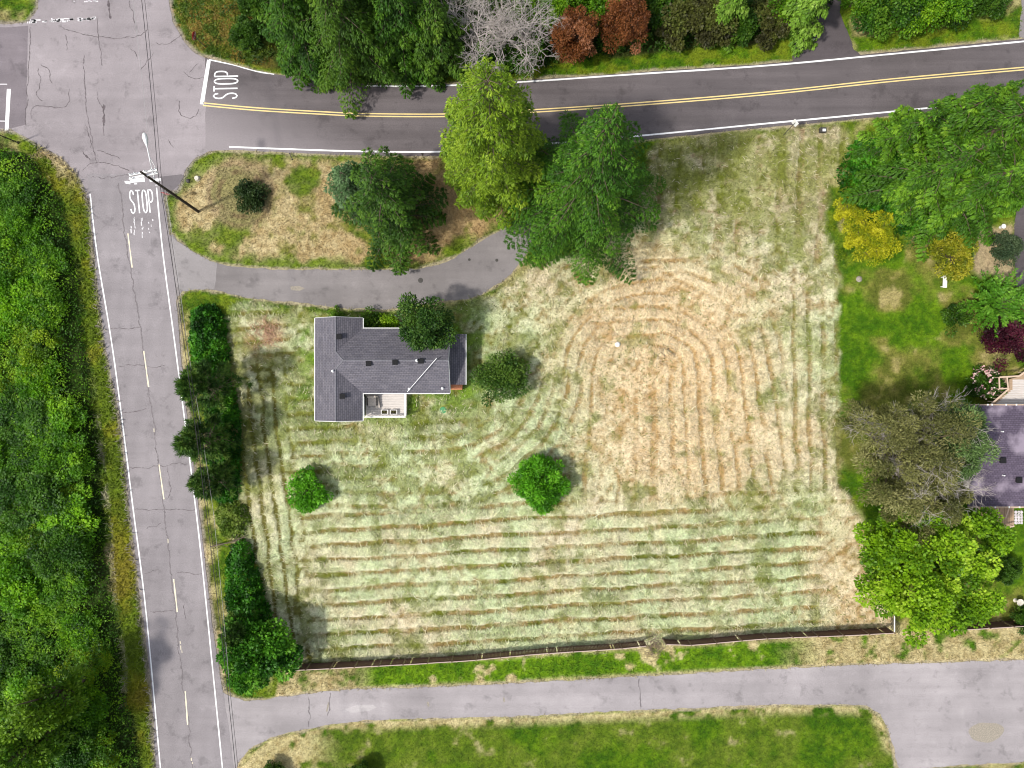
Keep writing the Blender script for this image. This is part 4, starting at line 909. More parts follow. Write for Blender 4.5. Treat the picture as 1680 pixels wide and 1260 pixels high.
for x, y, lb in ((1640, 930, 'low dark shrub in the shade right of the lime maple'), (1672, 1010, 'dark green shrub beside the round pale birdbath')):
    plant('garden_shrub', wb[1], x, y, lb, 'shrub', None, x, .6)

for x, y, s_, lb in ((452, 1262, .9, 'dark green shrub at the bottom edge in the straw beside the lane mouth'), (596, 1266, 1.1, 'dark green shrub at the bottom edge in the lower lawn')):
    plant('lawn_shrub', wb[1], x, y, lb, 'shrub', None, x, s_ * .6)
# brush pile and fallen branches
def twigs(name, x, y, n, r, mat, label, cat, seed):
    g = random.Random(seed); b = W(x, y, 0); mb = MB()
    for i in range(n):
        a = g.random() * 6.28; c = np.array((g.gauss(0, r * .4), g.gauss(0, r * .4), .05 + g.random() * .3)); l = g.uniform(.3, 1.1); d = np.array((math.cos(a), math.sin(a), g.gauss(0, .2))) * l
        mb.tube(b + c, b + c + d, g.uniform(.012, .03), .006, 5)
    return tag(mb.build(name, mat, None, b), label, cat)
twigs('brush_pile', 436, 548, 170, 1.7, mat_flat('dry_twig', (.50, .30, .20), .9, .35, 6), 'reddish brown pile of cut brush left of the house', 'brush pile', 3)
twigs('branch_pile', 1090, 580, 26, 1.3, M['bark'], 'few dark fallen sticks lying on the dry middle of the field', 'branches', 4)
mb = MB(); b = W(372, 888, 0)
mb.poly([W(345, 897, .3), W(362, 893, .5), W(382, 889, .6), W(402, 880, .5)], .06, 6); mb.poly([W(362, 893, .5), W(374, 897, .5)], .03, 5); mb.poly([W(382, 889, .6), W(392, 876, .6)], .03, 5)
tag(mb.build('fallen_branch', M['bark'], None, b), 'dark fallen branch lying above the bramble hedge by the road', 'branch')

# ------------------------------------------------------------------ white house
def house():
    p = .56; ez = 2.9
    k = (H - ez) / H
    # eave rectangle of the west wing and the main block, true metres
    def E(x, y): return W(x, y, ez)
    x0, yT = E(517, 522)[:2]; x1 = E(595, 520)[0]; yB = E(520, 690)[1]
    yt = E(650, 539)[1]; yb = E(650, 645)[1]; x2 = E(738, 590)[0]
    c0 = W(640, 600, 0)
    root = empty('grey_roofed_house', (c0[0], c0[1], 0), 'house with a grey shingle roof and a pale deck beside the loop driveway', 'house'); base = c0
    hw = (x1 - x0) / 2; xm = (x0 + x1) / 2; hm = (yt - yb) / 2; ym = (yt + yb) / 2
    z1 = ez + hw * p; z2 = ez + hm * p
    xr = x0 + hm
    v1 = (xm, ym + (hm - hw), z1); v2 = (xm, ym - (hm - hw), z1); rp = (xr, ym, z2); re = (x2, ym, z2)
    ro = MB()
    def face(pts, origin, u, v):
        u = np.array(u, float); v = np.array(v, float); v /= np.linalg.norm(v)
        ro.quad(pts, [(float(np.dot(np.array(q) - origin, u)), float(np.dot(np.array(q) - origin, v))) for q in pts])
    a = (x0, yB, ez); b_ = (x0, yT, ez); rT = (xm, yT, z1); rB = (xm, yB, z1)
    face([a, rB, v2, rp, v1, rT, b_], np.array(a), (0, 1, 0), (hw, 0, z1 - ez))
    c_ = (x1, yT, ez); d_ = (x1, yt, ez); face([rT, v1, d_, c_], np.array(c_), (0, 1, 0), (-hw, 0, z1 - ez))
    e_ = (x1, yb, ez); f_ = (x1, yB, ez); face([rB, f_, e_, v2], np.array(f_), (0, 1, 0), (-hw, 0, z1 - ez))
    g_ = (x2, yt, ez); h_ = (x2, yb, ez)
    face([d_, v1, rp, re, g_], np.array(d_), (1, 0, 0), (0, -hm, z2 - ez)); face([e_, h_, re, rp, v2], np.array(e_), (1, 0, 0), (0, hm, z2 - ez))
    roof = ro.build('roof', M['roof'], root, base)
    md = roof.modifiers.new('thick', 'SOLIDIFY'); md.thickness = .1; md.offset = -1
    rc = MB()
    for q, w in (((rT, v1), .1), ((v2, rB), .1), ((rp, re), .1), ((v1, rp), .06), ((v2, rp), .06)):
        rc.tube(np.array(q[0]) + (0, 0, -.05), np.array(q[1]) + (0, 0, -.05), .085, .085, 6)
    rc.build('ridge_cap', M['ridge'], roof, base)
    fa = MB()
    def fas(p, q, inset=.0, d=.12, w=.07, dz=-.02):
        p = np.array(p, float); q = np.array(q, float); m = (p + q) / 2; l = np.linalg.norm((q - p)[:2]); an = math.atan2(q[1] - p[1], q[0] - p[0])
        fa.box((m[0], m[1], m[2] - .05 + dz), (l, w, d), an)
    fas((x0 - .05, yB, ez), (x0 - .05, yT, ez)); fas((x1 + .05, yT, ez), (x1 + .05, yt, ez)); fas((x1 + .05, yb, ez), (x1 + .05, yB, ez)); fas((x1 + .1, yt + .05, ez), (x2, yt + .05, ez)); fas((x1 + .1, yb - .05, ez), (x2, yb - .05, ez))
    fa.build('gutter', M['trim'], root, base)
    for (s0, s1) in (((x0, yT), (xm, yT)), ((x1, yT), (xm, yT)), ((x0, yB), (xm, yB)), ((x1, yB), (xm, yB))):
        sg = 1 if s0[1] == yT else -1
        ba = MB(); ba.tube((s0[0], s0[1] + sg * .02, ez - .09), (s1[0], s1[1] + sg * .02, z1 - .09), .05, .05, 4); ba.build('bargeboard', M['trim'], root, base)
    for yy in (yt, yb): ba = MB(); ba.tube((x2 + .02, yy, ez - .09), (x2 + .02, ym, z2 - .09), .05, .05, 4); ba.build('bargeboard', M['trim'], root, base)
    wa = MB(); i = .35
    def wall(pts, z): 
        for (ax, ay), (bx, by) in zip(pts, pts[1:] + pts[:1]): wa.quad([(ax, ay, -.1), (bx, by, -.1), (bx, by, z), (ax, ay, z)])
    wall([(x0 + i, yT - i), (x0 + i, yB + i), (x1 - i, yB + i), (x1 - i, yb + i), (x2 - .2, yb + i), (x2 - .2, yt - i), (x1 - i, yt - i), (x1 - i, yT - i)], ez - .02)
    for yy, sg in ((yT - i, 1), (yB + i, -1)): wa.quad([(x0 + i, yy, ez - .02), (x1 - i, yy, ez - .02), (xm, yy, z1 - .2)])
    wa.quad([(x2 - .2, yb + i, ez - .02), (x2 - .2, yt - i, ez - .02), (x2 - .2, ym, z2 - .15)])
    wa.build('wall', M['siding'], root, base)
    def win(cx, cy, w, rz):
        f = MB(); f.box((cx, cy, 1.5), (w, .08, 1.2), rz); fo = f.build('window', M['trim'], root, base)
        q = MB(); q.box((cx, cy, 1.5), (w - .16, .12, 1.04), rz); q.build('pane', M['glass'], fo, base)
    win(x0 + i - .02, yT - 3, 1.4, math.pi / 2); win(x0 + i - .02, yB + 2.6, 1.4, math.pi / 2); win(xm, yB + i - .02, 1.6, 0); win(xm, yT - i + .02, 1.4, 0); win(x2 - 2.2, yb + i - .02, 1.5, 0); win(x1 + 2, yt - i + .02, 1.4, 0)
    dd = MB(); dd.box((x1 + 1.2, yb + i - .02, 1.25), (1.0, .08, 2.1)); dd.build('door', M['glass'], root, base)
    # lean-to at the east gable
    lx = W(764, 590, 2.2)[0]; ly0 = W(760, 548, 2.2)[1]; ly1 = W(762, 631, 2.2)[1]
    le = MB(); A = [(x2 - .15, ly1, 2.55), (lx, ly1, 2.2), (lx, ly0, 2.2), (x2 - .15, ly0, 2.55)]
    le.quad(A, [(q[1], q[0]) for q in A]); lo = le.build('lean_to_roof', M['roof'], root, base); md = lo.modifiers.new('thick', 'SOLIDIFY'); md.thickness = .08; md.offset = -1
    lg = MB(); lg.box((lx + .04, (ly0 + ly1) / 2, 2.15), (.07, ly0 - ly1, .12)); lg.build('gutter', M['trim'], root, base)
    lw = MB(); lw.prism([(x2 - .2 + .003, ly1 + .25), (lx - .25, ly1 + .25), (lx - .25, ly0 - .25), (x2 - .2 + .003, ly0 - .25)], -.1, 2.1); lw.build('lean_to_wall', M['siding'], root, base)
    st = MB(); q = W(749, 633, .9); st.box((q[0] + .0, q[1] - .02, .45), (1.15, .75, .9)); st.build('brick_step', M['brick'], root, base, .02)
    # vents and pipes on the roof
    def rz_(x, y):   # roof height at a point
        h = -9
        if x < x1: h = ez + (min(x - x0, x1 - x)) * p
        if x > xm: h = max(h, ez + (hm - abs(y - ym)) * p) if x > x0 + abs(y - ym) * 0 + (0) else h
        return min(h, ez + (x - x0) * p)
    for vx, vy in ((558, 553), (563, 650), (608, 597), (651, 595), (693, 593)):
        q = W(vx, vy, 3.75); z = rz_(q[0], q[1]); mb = MB(); mb.box((q[0], q[1], z + .10), (.42, .40, .2)); mb.box((q[0], q[1], z + .235), (.54, .5, .05)); mb.build('roof_vent', M['vent'], roof, base, .02)
    for vx, vy, hh in ((548, 609, .45), (686, 592, .5), (725, 637, .35), (670, 638, .3)):
        q = W(vx, vy, 3.7); z = rz_(q[0], q[1]); mb = MB(); mb.tube((q[0], q[1], z - .05), (q[0], q[1], z + hh), .085, .085, 10); mb.lathe((q[0], q[1], z), [(.16, -.06), (.13, .05), (.09, .09)], 10); mb.build('vent_pipe', M['pipe'], roof, base)
    q1 = W(716, 588, 5.15); q2 = W(668, 643, 3.3); mb = MB(); mb.tube(q1, q2, .028, .028, 6); mb.tube((q1[0], q1[1], rz_(q1[0], q1[1]) - .05), q1 + (0, 0, .15), .03, .03, 6); mb.build('service_cable_mast', M['pipe'], roof, base)
    q1 = W(721, 535, 3.1); q2 = W(737, 534.5, 3.1); mb = MB(); mb.tube(q1, q2, .03, .03, 6); mb.tube((q1[0], q1[1] - .25, 2.9), q1, .03, .03, 6); mb.build('gutter_pipe', M['trim'], root, base)
    # deck
    dz = .75
    dx0 = W(600, 660, dz)[0]; dx1 = W(667, 660, dz)[0]; dy0 = W(630, 651, dz)[1] + .9; dy1 = W(630, 683, dz)[1]
    dk = empty('deck', (0, 0, 0), None, None); dk.parent = root
    pl = MB(); n = 17; w = (dy0 - dy1) / n
    for j in range(n): pl.box(((dx0 + dx1) / 2, dy1 + (j + .5) * w, dz - .02), (dx1 - dx0, w * .86, .04))
    pl.build('planks', M['deckwood'], dk, base)
    ra = MB()
    ra.box(((dx0 + dx1) / 2, dy1 - .02, dz + .95), (dx1 - dx0 + .1, .13, .05)); ra.box((dx1 + .0, (dy0 + dy1) / 2 - .3, dz + .95), (.13, dy0 - dy1 - .6, .05)); ra.box((dx0 + .03, (dy0 + dy1) / 2 - .45, dz + .95), (.10, dy0 - dy1 - .9, .05))
    for j in range(12): x = dx0 + .1 + (dx1 - dx0 - .2) * j / 11; ra.box((x, dy1 - .02, dz + .46), (.05, .05, .92))
    for j in range(5): y = dy1 + .1 + (dy0 - dy1 - .8) * j / 5; ra.box((dx1, y, dz + .46), (.05, .05, .92))
    ra.build('railing', M['deck_white'], dk, base)
    sk = MB(); sk.box(((dx0 + dx1) / 2, (dy0 + dy1) / 2, dz / 2 - .05), (dx1 - dx0 - .1, dy0 - dy1 - .1, dz - .02)); sk.build('skirting', M['siding'], dk, base)
    # furniture on the deck
    q = W(611, 658, dz + .3); ch = empty('patio_armchair', (q[0], q[1], dz), 'cream cushioned armchair in the corner of the pale deck', 'chair')
    def part(nm, mat, boxes, bv=.03):
        m_ = MB()
        for c__, d__, rx in boxes: m_.box(c__, d__, 0, rx)
        m_.build(nm, mat, ch, (0, 0, 0), bv)
    part('seat', M['cushion'], [((0, -.05, .38), (.85, .8, .18), 0)]); part('backrest', M['cushion'], [((0, .42, .62), (.85, .18, .6), -.2)])
    for sx in (-1, 1): part('armrest', M['dark'], [((sx * .5, 0, .48), (.1, .95, .08), 0), ((sx * .5, -.35, .22), (.08, .08, .44), 0), ((sx * .5, .35, .22), (.08, .08, .44), 0)], .01)
    q = W(618.5, 660, dz + .3); lo_ = empty('patio_lounger', (q[0], q[1], dz), 'narrow folded cream lounger leaning beside the armchair on the deck', 'lounger', None, .2)
    m_ = MB(); m_.box((0, 0, .34), (.42, 1.15, .1)); m_.box((0, .55, .52), (.42, .1, .4), 0, -.3); m_.build('pad', M['cushion'], lo_, (0, 0, 0), .03)
    m_ = MB()
    for sx in (-.17, .17):
        for sy in (-.5, .5): m_.box((sx, sy, .15), (.05, .05, .3))
    m_.build('frame', M['dark'], lo_)
    for x, lb in ((631, 'rectangular planter with dark plants by the deck railing, nearer the house wing'), (646, 'rectangular planter with dark soil by the deck railing, farther from the house wing')):
        q = W(x, 676, dz + .3); pr_ = empty('planter_box', (q[0], q[1], dz), lb, 'planter', 'planters on the deck')
        m_ = MB()
        for c__, d__ in (((0, .21, .2), (.66, .05, .4)), ((0, -.21, .2), (.66, .05, .4)), ((.31, 0, .2), (.05, .37, .4)), ((-.31, 0, .2), (.05, .37, .4))): m_.box(c__, d__)
        m_.build('box', M['deck_white'], pr_); m_ = MB(); m_.box((0, 0, .16), (.56, .36, .3)); m_.build('soil', M['soil'], pr_)
        g__ = np.random.default_rng(x); pp = np.stack([g__.uniform(-.24, .24, 40), g__.uniform(-.13, .13, 40), np.full(40, .31)], 1)
        obj('plants', kites('plants', pp, nz(g__.normal(0, .6, (40, 3)) + np.array((0, 0, .5))), np.full(40, .16), np.full(40, .08), pick(g__, G_OLIVE, 40), M['leaf'], .1, .5, 3), pr_)
house()

# ------------------------------------------------------------------ neighbour's house
def neighbour():
    ez = 3.0; p = .16
    xa = W(1588, 740, ez)[0]; yT = W(1640, 665, ez)[1]; yB = W(1640, 831, ez)[1]; xb = xa + 16
    c0 = np.array(((xa + 8), (yT + yB) / 2, 0)); root = empty('violet_roofed_house', c0, 'house with a dark violet-grey roof cut by the right edge', 'house')
    ym = (yT + yB) / 2; zr = ez + (yT - yB) / 2 * p
    ro = MB()
    for q in ([(xa, yB, ez), (xb, yB, ez), (xb, ym, zr), (xa, ym, zr)], [(xb, yT, ez), (xa, yT, ez), (xa, ym, zr), (xb, ym, zr)]): ro.quad(q, [(v[0], abs(v[1] - ym)) for v in q])
    roof = ro.build('roof', M['roof2'], root, c0); md = roof.modifiers.new('thick', 'SOLIDIFY'); md.thickness = .1; md.offset = -1
    gu = MB(); gu.box(((xa + xb) / 2, yT + .05, ez - .04), (16, .09, .12)); gu.box(((xa + xb) / 2, yB - .05, ez - .04), (16, .09, .12)); gu.box((xa - .04, ym, ez - .06), (.07, .3, .1)); gu.build('gutter', M['rail_tan'], root, c0)
    cl = MB()
    for x in (1605, 1620, 1627, 1650, 1667): q = W(x, 664, ez); cl.box((q[0], yT + .06, ez + .05), (.12, .16, .06)); cl.box((q[0] + .3, yB - .06, ez + .05), (.12, .16, .06))
    cl.build('gutter_clip', M['trim'], root, c0)
    wa = MB(); wa.prism([(xa + .4, yB + .4), (xb - .4, yB + .4), (xb - .4, yT - .4), (xa + .4, yT - .4)], -.1, ez - .02); wa.build('wall', M['siding'], root, c0)
    for sx, yy in ((3, yT - .38), (7, yT - .38), (3, yB + .38), (8, yB + .38)):
        f = MB(); f.box((xa + sx, yy, 1.5), (1.5, .1, 1.2)); fo = f.build('window', M['trim'], root, c0); f = MB(); f.box((xa + sx, yy, 1.5), (1.34, .14, 1.04)); f.build('pane', M['glass'], fo, c0)
    for x, y in ((1643, 755), (1673, 788)):
        q = W(x, y, 3.7); z = ez + ((yT - yB) / 2 - abs(q[1] - ym)) * p; mb = MB(); mb.box((q[0], q[1], z + .1), (.48, .46, .22)); mb.box((q[0], q[1], z + .235), (.58, .56, .05)); mb.build('roof_vent', M['vent'], roof, c0, .02)
    for x, y in ((1645, 708), (1646, 780)):
        q = W(x, y, 3.6); z = ez + ((yT - yB) / 2 - abs(q[1] - ym)) * p; mb = MB(); mb.tube((q[0], q[1], z - .1), (q[0], q[1], z + .3), .07, .07, 8); mb.build('vent_pipe', M['pipe'], roof, c0)
    # upper deck
    dz = 1.2
    dk = empty('upper_deck', (0, 0, 0), None, None); dk.parent = root
    poly = [W(1625, 666, dz), W(1656, 637, dz), W(1656, 622, dz), W(1672, 618, dz), W(1690, 606, dz), W(1740, 606, dz), W(1740, 690, dz), W(1640, 690, dz)]
    pl = MB(); pl.prism([q[:2] for q in poly], dz - .08, dz); pl.build('planks', M['deckbrown'], dk, c0)
    gr = MB()
    for j in range(14):
        y0 = W(1660, 624 + j * 2.9, dz)[1]; xl = W(1657 if j < 5 else 1657 - (j - 5) * 3.3, 630, dz)[0] + .25; gr.box(((xl + W(1735, 0, dz)[0]) / 2, y0, dz + .012), (W(1735, 0, dz)[0] - xl, .16, .025))
    gr.build('boards', M['deckwood'], dk, c0)
    ra = MB()
    def rail(a, b, w=.16):
        a = np.array(a); b = np.array(b); l = np.linalg.norm((b - a)[:2]); an = math.atan2(b[1] - a[1], b[0] - a[0]); m = (a + b) / 2; ra.box(m, (l, w, .06), an)
        for t in np.linspace(0, 1, max(2, int(l / .35))): q = a + (b - a) * t; ra.box((q[0], q[1], dz + .45), (.05, .05, .9), an)
    hz = dz + .95
    rail(W(1625, 664, hz), W(1655, 638, hz)); rail(W(1654, 637, hz), W(1652, 617, hz), .12); rail(W(1640, 619, hz + .01), W(1672, 617, hz + .01)); rail(W(1672, 617, hz), W(1690, 604, hz)); rail(W(1640, 638, hz), W(1639, 619, hz), .12); rail(W(1641, 638, hz + .02), W(1655, 637, hz + .02), .12)
    ra.build('railing', M['rail_tan'], dk, c0)
    st = MB(); q = W(1647, 629, .9); st.box((q[0], q[1], .45), (.8, 1.0, .9)); st.build('planter_box', M['deckbrown'], dk, c0)
    # lower deck
    dz = .9; d2 = empty('lower_deck', (0, 0, 0), None, None); d2.parent = root
    x0 = W(1612, 850, dz)[0]; x1 = W(1664, 850, dz)[0]; y0 = W(1640, 832, dz)[1] + .6; y1 = W(1640, 864, dz)[1]
    pl = MB(); n = 13; w = (x1 - x0) / n
    for j in range(n): pl.box((x0 + (j + .5) * w, (y0 + y1) / 2, dz - .02), (w * .9, y0 - y1, .04))
    pl.build('planks', M['deckbrown'], d2, c0)
    ra = MB(); hz = dz + .95; rail(W(1640, 868, hz), W(1664, 863, hz), .14); rail(W(1637, 832, hz), W(1640, 866, hz), .12); rail(W(1655, 834, hz), W(1650, 850, hz), .13); rail(W(1655, 833, hz), W(1690, 831, hz), .14)
    ra.build('railing', M['rail_tan'], d2, c0)
    st = MB(); st.box(((x0 + x1) / 2, (y0 + y1) / 2, dz / 2 - .06), (x1 - x0 - .2, y0 - y1 - .2, dz - .04)); st.build('skirting', M['deckbrown'], d2, c0)
    fs = MB(); g = random.Random(2)
    for i in range(5):
        for j in range(5):
            c = W(1657 + i * 4.6, 840 + j * 4.4, .0); r = .15 + g.random() * .03; n = 6; fs.prism([(c[0] + g.uniform(-.02, .02) + r * math.cos(t * 6.283 / n + i) * g.uniform(.8, 1.1), c[1] + r * math.sin(t * 6.283 / n + i) * g.uniform(.8, 1.1)) for t in range(n)], .0, .06)
    tag(fs.build('flagstone_path', M['flag'], None), kind='structure')
neighbour()

# ------------------------------------------------------------------ board fence
def fence(x_pts, label, hgt=1.65, seed=1):
    g = random.Random(seed)
    top = smooth(x_pts, 6); P = np.array([W(x, y, hgt) for x, y in top])[:, :2]
    seg = np.linalg.norm(np.diff(P, axis=0), axis=1); cum = np.concatenate([[0], np.cumsum(seg)]); Ltot = cum[-1]
    def at(s):
        i = min(np.searchsorted(cum, s, 'right') - 1, len(P) - 2); i = max(i, 0); t = (s - cum[i]) / seg[i]; q = P[i] + (P[i + 1] - P[i]) * t; d = (P[i + 1] - P[i]) / seg[i]; return q, d
    c0, _ = at(Ltot / 2); base = (c0[0], c0[1], 0)
    root = empty('board_fence', base, label, 'fence', 'board fence runs')
    nb = max(1, round(Ltot / 2.42)); st = Ltot / nb
    for b in range(nb):
        mb = MB(); cap = MB(); s = b * st + .06
        hb = hgt + g.uniform(-.05, .03)
        while s < (b + 1) * st - .06:
            q, d = at(s + .07); an = math.atan2(d[1], d[0])
            if g.random() > .03: mb.box((q[0], q[1], hb / 2 - .05), (.128, .022, hb + g.uniform(-.03, .03)), an)
            s += .142
        (q0, d0), (q1, d1) = at(b * st + .05), at((b + 1) * st - .05); m = (q0 + q1) / 2; l = np.linalg.norm(q1 - q0); an = math.atan2(*(q1 - q0)[::-1]); nr = np.array((-math.sin(an), math.cos(an)))
        for z in (.4, 1.45): mb.box((m[0] + nr[0] * .035, m[1] + nr[1] * .035, z), (l, .04, .09), an)
        cap.box((m[0], m[1], hb + .035), (l, .075, .035), an)
        pa = mb.build('panel', M['fence'], root, base); cap.build('top_rail', M['fence_cap'], pa, base)
    for b in range(nb + 1):
        q, d = at(min(b * st, Ltot - .001)); mb = MB(); an = math.atan2(d[1], d[0]); nr = np.array((-math.sin(an), math.cos(an))); mb.box((q[0] + nr[0] * .06, q[1] + nr[1] * .06, .93), (.09, .09, 1.98), an); mb.build('post', M['post'], root, base)
fence([(462, 1101), (560, 1096), (753, 1085), (840, 1077), (930, 1070), (1010, 1065), (1060, 1060)], 'dark brown board fence run from the roadside maple to the debris gap')
fence([(1092, 1057), (1133, 1058.5), (1260, 1048), (1380, 1043), (1467, 1039)], 'dark brown board fence run between the debris gap and the pale gate', seed=2)
fence([(1545, 1035.5), (1620, 1031), (1740, 1024)], 'dark brown board fence run right of the lime maple', seed=3)
root = empty('picket_gate', W(1462, 1020, 0), 'pale picket gate at a right angle to the fence under the lime maple', 'gate'); bb = W(1462, 1020, 0)
mb = MB()
for j in range(9): q0 = W(1461, 1013 + j * 2.2, 0) ; mb.box((q0[0], q0[1], .9), (.03, .05, 1.75))
mb.build('pickets', M['dark'], root, bb)
mb = MB(); a = W(1465, 1010, 1.8); b = W(1470, 1037, 1.8); mb.box(((a[0] + b[0]) / 2, (a[1] + b[1]) / 2, 1.8), (.08, abs(a[1] - b[1]), .08)); mb.build('top_bar', M['trim'], root, bb)
twigs('brushwood_heap', 1072, 1058, 110, 1.5, M['post'], 'pale dry branches heaped in the gap of the fence', 'branches', 8)

# ------------------------------------------------------------------ pole, wires, signs
b = W(325, 347, 0); top = W(231, 282, 11.9)
pole = empty('utility_pole', b, 'tall dark wooden utility pole with double crossarm and street lamp by the junction', 'utility pole')
mb = MB(); mb.tube(b + (0, 0, -.1), top, .155, .10, 12); mb.build('shaft', M['pole'], pole, b)
def pt(z): return b + (top - b) * z / 11.9
for (x0, y0, x1, y1) in ((212, 287.5, 258, 278.5), (212.5, 293, 259.5, 283.5)):
    p, q = W(x0, y0, 11.0), W(x1, y1, 11.0); mb = MB(); m = (p + q) / 2; mb.box(m, (np.linalg.norm(q - p), .17, .12), math.atan2(q[1] - p[1], q[0] - p[0])); mb.build('crossarm', M['arm'], pole, b)
for x, y in ((214, 286), (222, 284.5), (238, 281), (249, 279), (256, 277), (216, 292), (252, 284), (257, 283)):
    p = W(x, y, 11.15); mb = MB(); mb.lathe(p, [(.03, -.1), (.035, .05), (.07, .08), (.04, .14), (.065, .18), (.03, .25)], 8); mb.build('insulator', M['galv'], pole, b)
a0 = pt(9.3); a1 = W(248, 272, 9.9); a2 = W(241, 240, 10.1); a3 = W(238, 226, 10.1)
mb = MB(); mb.tube(a0, a1, .055, .05, 8); mb.tube(a1, a2, .05, .045, 8); mb.tube(a1 + (.12, .02, -.5), (a1 + a2) / 2, .03, .03, 6); arm = mb.build('lamp_arm', M['galv'], pole, b)
mb = MB(); d = a3 - a2; d /= np.linalg.norm(d); pr_ = [(0, .06), (.2, .11), (.5, .2), (.85, .23), (1.1, .17), (1.22, .06)]
for (t0, r0), (t1, r1) in zip(pr_[:-1], pr_[1:]): mb.tube(a2 + d * t0, a2 + d * t1, r0, r1, 12)
mb.build('lamp_head', M['galv'], pole, b)
for h in (7.9,): 
    mb = MB(); q = pt(h); mb.lathe(q + (.28, .1, -.45), [(.0, 0), (.2, .02), (.22, .1), (.22, .8), (.16, .9), (.05, .93)], 12)
def wire(name, pts, r, mat, label):
    c = W(*pts[len(pts) // 2]); mb = MB(); P = [W(*p) for p in pts]; Q = []
    for p, q in zip(P[:-1], P[1:]):
        L = np.linalg.norm(q - p); n = max(2, int(L / 3))
        for k in range(n): t = k / n; v = p + (q - p) * t; v = v - np.array((0, 0, L * .012 * 4 * t * (1 - t))); Q.append(v)
    Q.append(P[-1]); mb.poly(Q, r, 5); return tag(mb.build(name, mat, None, c), label, 'cable', 'cables along the main road')
wire('power_line', [(222, -90, 10.4), (258.5, 279, 11.2), (338, 840, 9.6), (394, 1340, 10.6)], .026, M['wire'], 'thick black power cable reaching the pole at the crossarm end, upper of the dark pair')
wire('power_line', [(227, -90, 10.2), (264, 283, 10.9), (342, 840, 9.4), (398, 1340, 10.3)], .018, M['wire'], 'thin black power cable on the road-free side of the dark pair')
wire('power_line', [(206, -90, 10.5), (248, 279, 11.3)], .016, M['wire_grey'], 'pale grey cable ending at the pole crossarm left of the dark pair')
wire('telephone_line', [(271, 311, 7.4), (306, 560, 6.6), (350, 840, 6.4), (392, 1340, 7.2)], .014, M['wire_grey'], 'pale grey telephone cable strung low over the roadside pines')
def post_sign(bx, by, tx, ty, h, w, hh, mat, label, rz, octa=False, name='road_sign'):
    b = W(bx, by, 0); t = W(tx, ty, h); r = empty(name, b, label, 'sign')
    mb = MB(); mb.tube(b + (0, 0, -.1), t + (0, 0, .1), .035, .035, 6); mb.build('post', M['dark'], r, b)
    mb = MB(); n = 8 if octa else 4; c = t; pts = []
    for k in range(n):
        a = (k + .5) * 2 * math.pi / n; rr = w / 2 / math.cos(math.pi / n); u = rr * math.cos(a); v = rr * math.sin(a) * (1 if octa else hh / w); pts.append((u, v))
    ux = np.array((math.cos(rz), math.sin(rz), 0)); nn = np.array((-math.sin(rz), math.cos(rz), 0)) * .02
    F = [c + ux * u + np.array((0, 0, v)) + nn * 2.2 for u, v in pts]; B = [q - nn for q in F]
    mb.quad(F); mb.quad(B[::-1])
    for k in range(n): l = (k + 1) % n; mb.quad([F[k], F[l], B[l], B[k]])
    mb.build('plate', mat, r, b)
    if octa:   # the word on the plate
        cu = bpy.data.curves.new('stop_text', 'FONT'); cu.body = 'STOP'; cu.size = .34; cu.align_x = 'CENTER'; cu.align_y = 'CENTER'; cu.extrude = .002
        to = bpy.data.objects.new('stop_text', cu); COL.objects.link(to); bpy.context.view_layer.update()
        me = bpy.data.meshes.new_from_object(to.evaluated_get(bpy.context.evaluated_depsgraph_get())); bpy.data.objects.remove(to)
        me.materials.clear(); me.materials.append(M['trim']); o = obj('lettering', me, r); o.location = tuple(c - b + nn * 2.2 * (1 if octa == 1 else -.6)); o.rotation_euler = (math.pi / 2, 0, rz + (math.pi if octa == 1 else 0))
    return r
post_sign(338, 78, 319, 59, 2.4, .78, .78, M['red'], 'red octagonal stop sign on the corner of the roadside wood', 1.35, 2, 'stop_sign')
post_sign(291, 327, 271, 317, 2.5, .80, .80, M['red'], 'red octagonal stop sign beside the tall utility pole', 2.92, 1, 'stop_sign')
post_sign(1285, 222, 1304, 202, 2.6, .62, .9, M['trim'], 'white rectangular sign on a dark post beside the side road', -.9)
post_sign(474, 250, 480, 262, .9, .2, .25, M['dark'], 'small dark marker post on the island edge, left one', .8, name='marker_post')
post_sign(694, 258, 693, 253, 1.2, .25, .3, M['dark'], 'small dark marker post on the island edge between the two big trees', 0, name='marker_post')
b = W(30, 234, 0); mb = MB(); mb.tube(b + (0, 0, -.1), W(-12, 217, 3.4), .06, .05, 8); mb.lathe(b, [(.14, -.05), (.12, .12), (.06, .16)], 10)
r = empty('sign_post', b, 'dark slanting post on the grass corner at the left edge', 'post'); mb.build('shaft', M['pole'], r, b)
# small things on the ground
def small(name, x, y, prof, mat, label, cat, n=14):
    b = W(x, y, 0); mb = MB(); mb.lathe((b[0], b[1], -.03), prof, n); return tag(mb.build(name, mat, None, b), label, cat)
small('tree_stump', 324, 293, [(.3, 0), (.24, .12), (.22, .3), (.2, .31)], M['stone'], 'pale cut stump on the straw island near the junction', 'stump')
small('boulder', 309, 297, [(.2, 0), (.24, .1), (.16, .22), (.05, .27)], M['dark'], 'dark rock beside the pale stump on the island', 'rock', 7)
small('boulder', 1013, 565, [(.26, 0), (.3, .12), (.2, .26), (.06, .31)], M['trim'], 'white rock lying in the dry centre of the mown field', 'rock', 7)
small('boulder', 1409, 458, [(.28, 0), (.33, .1), (.2, .2), (.06, .24)], M['gravel'], 'pale stone at the lawn corner below the yellow bushes', 'rock', 8)
small('septic_lid', 727, 673, [(.36, 0), (.36, .1), (.33, .14), (.1, .16)], M['green_lid'], 'round green plastic lid in the grass beside the deck', 'lid', 20)
small('birdbath', 1666, 985, [(.22, 0), (.12, .1), (.1, .6), (.28, .66), (.36, .75), (.33, .77), (.2, .70)], M['stone'], 'round pale birdbath at the right edge below the lime maple', 'birdbath', 20)
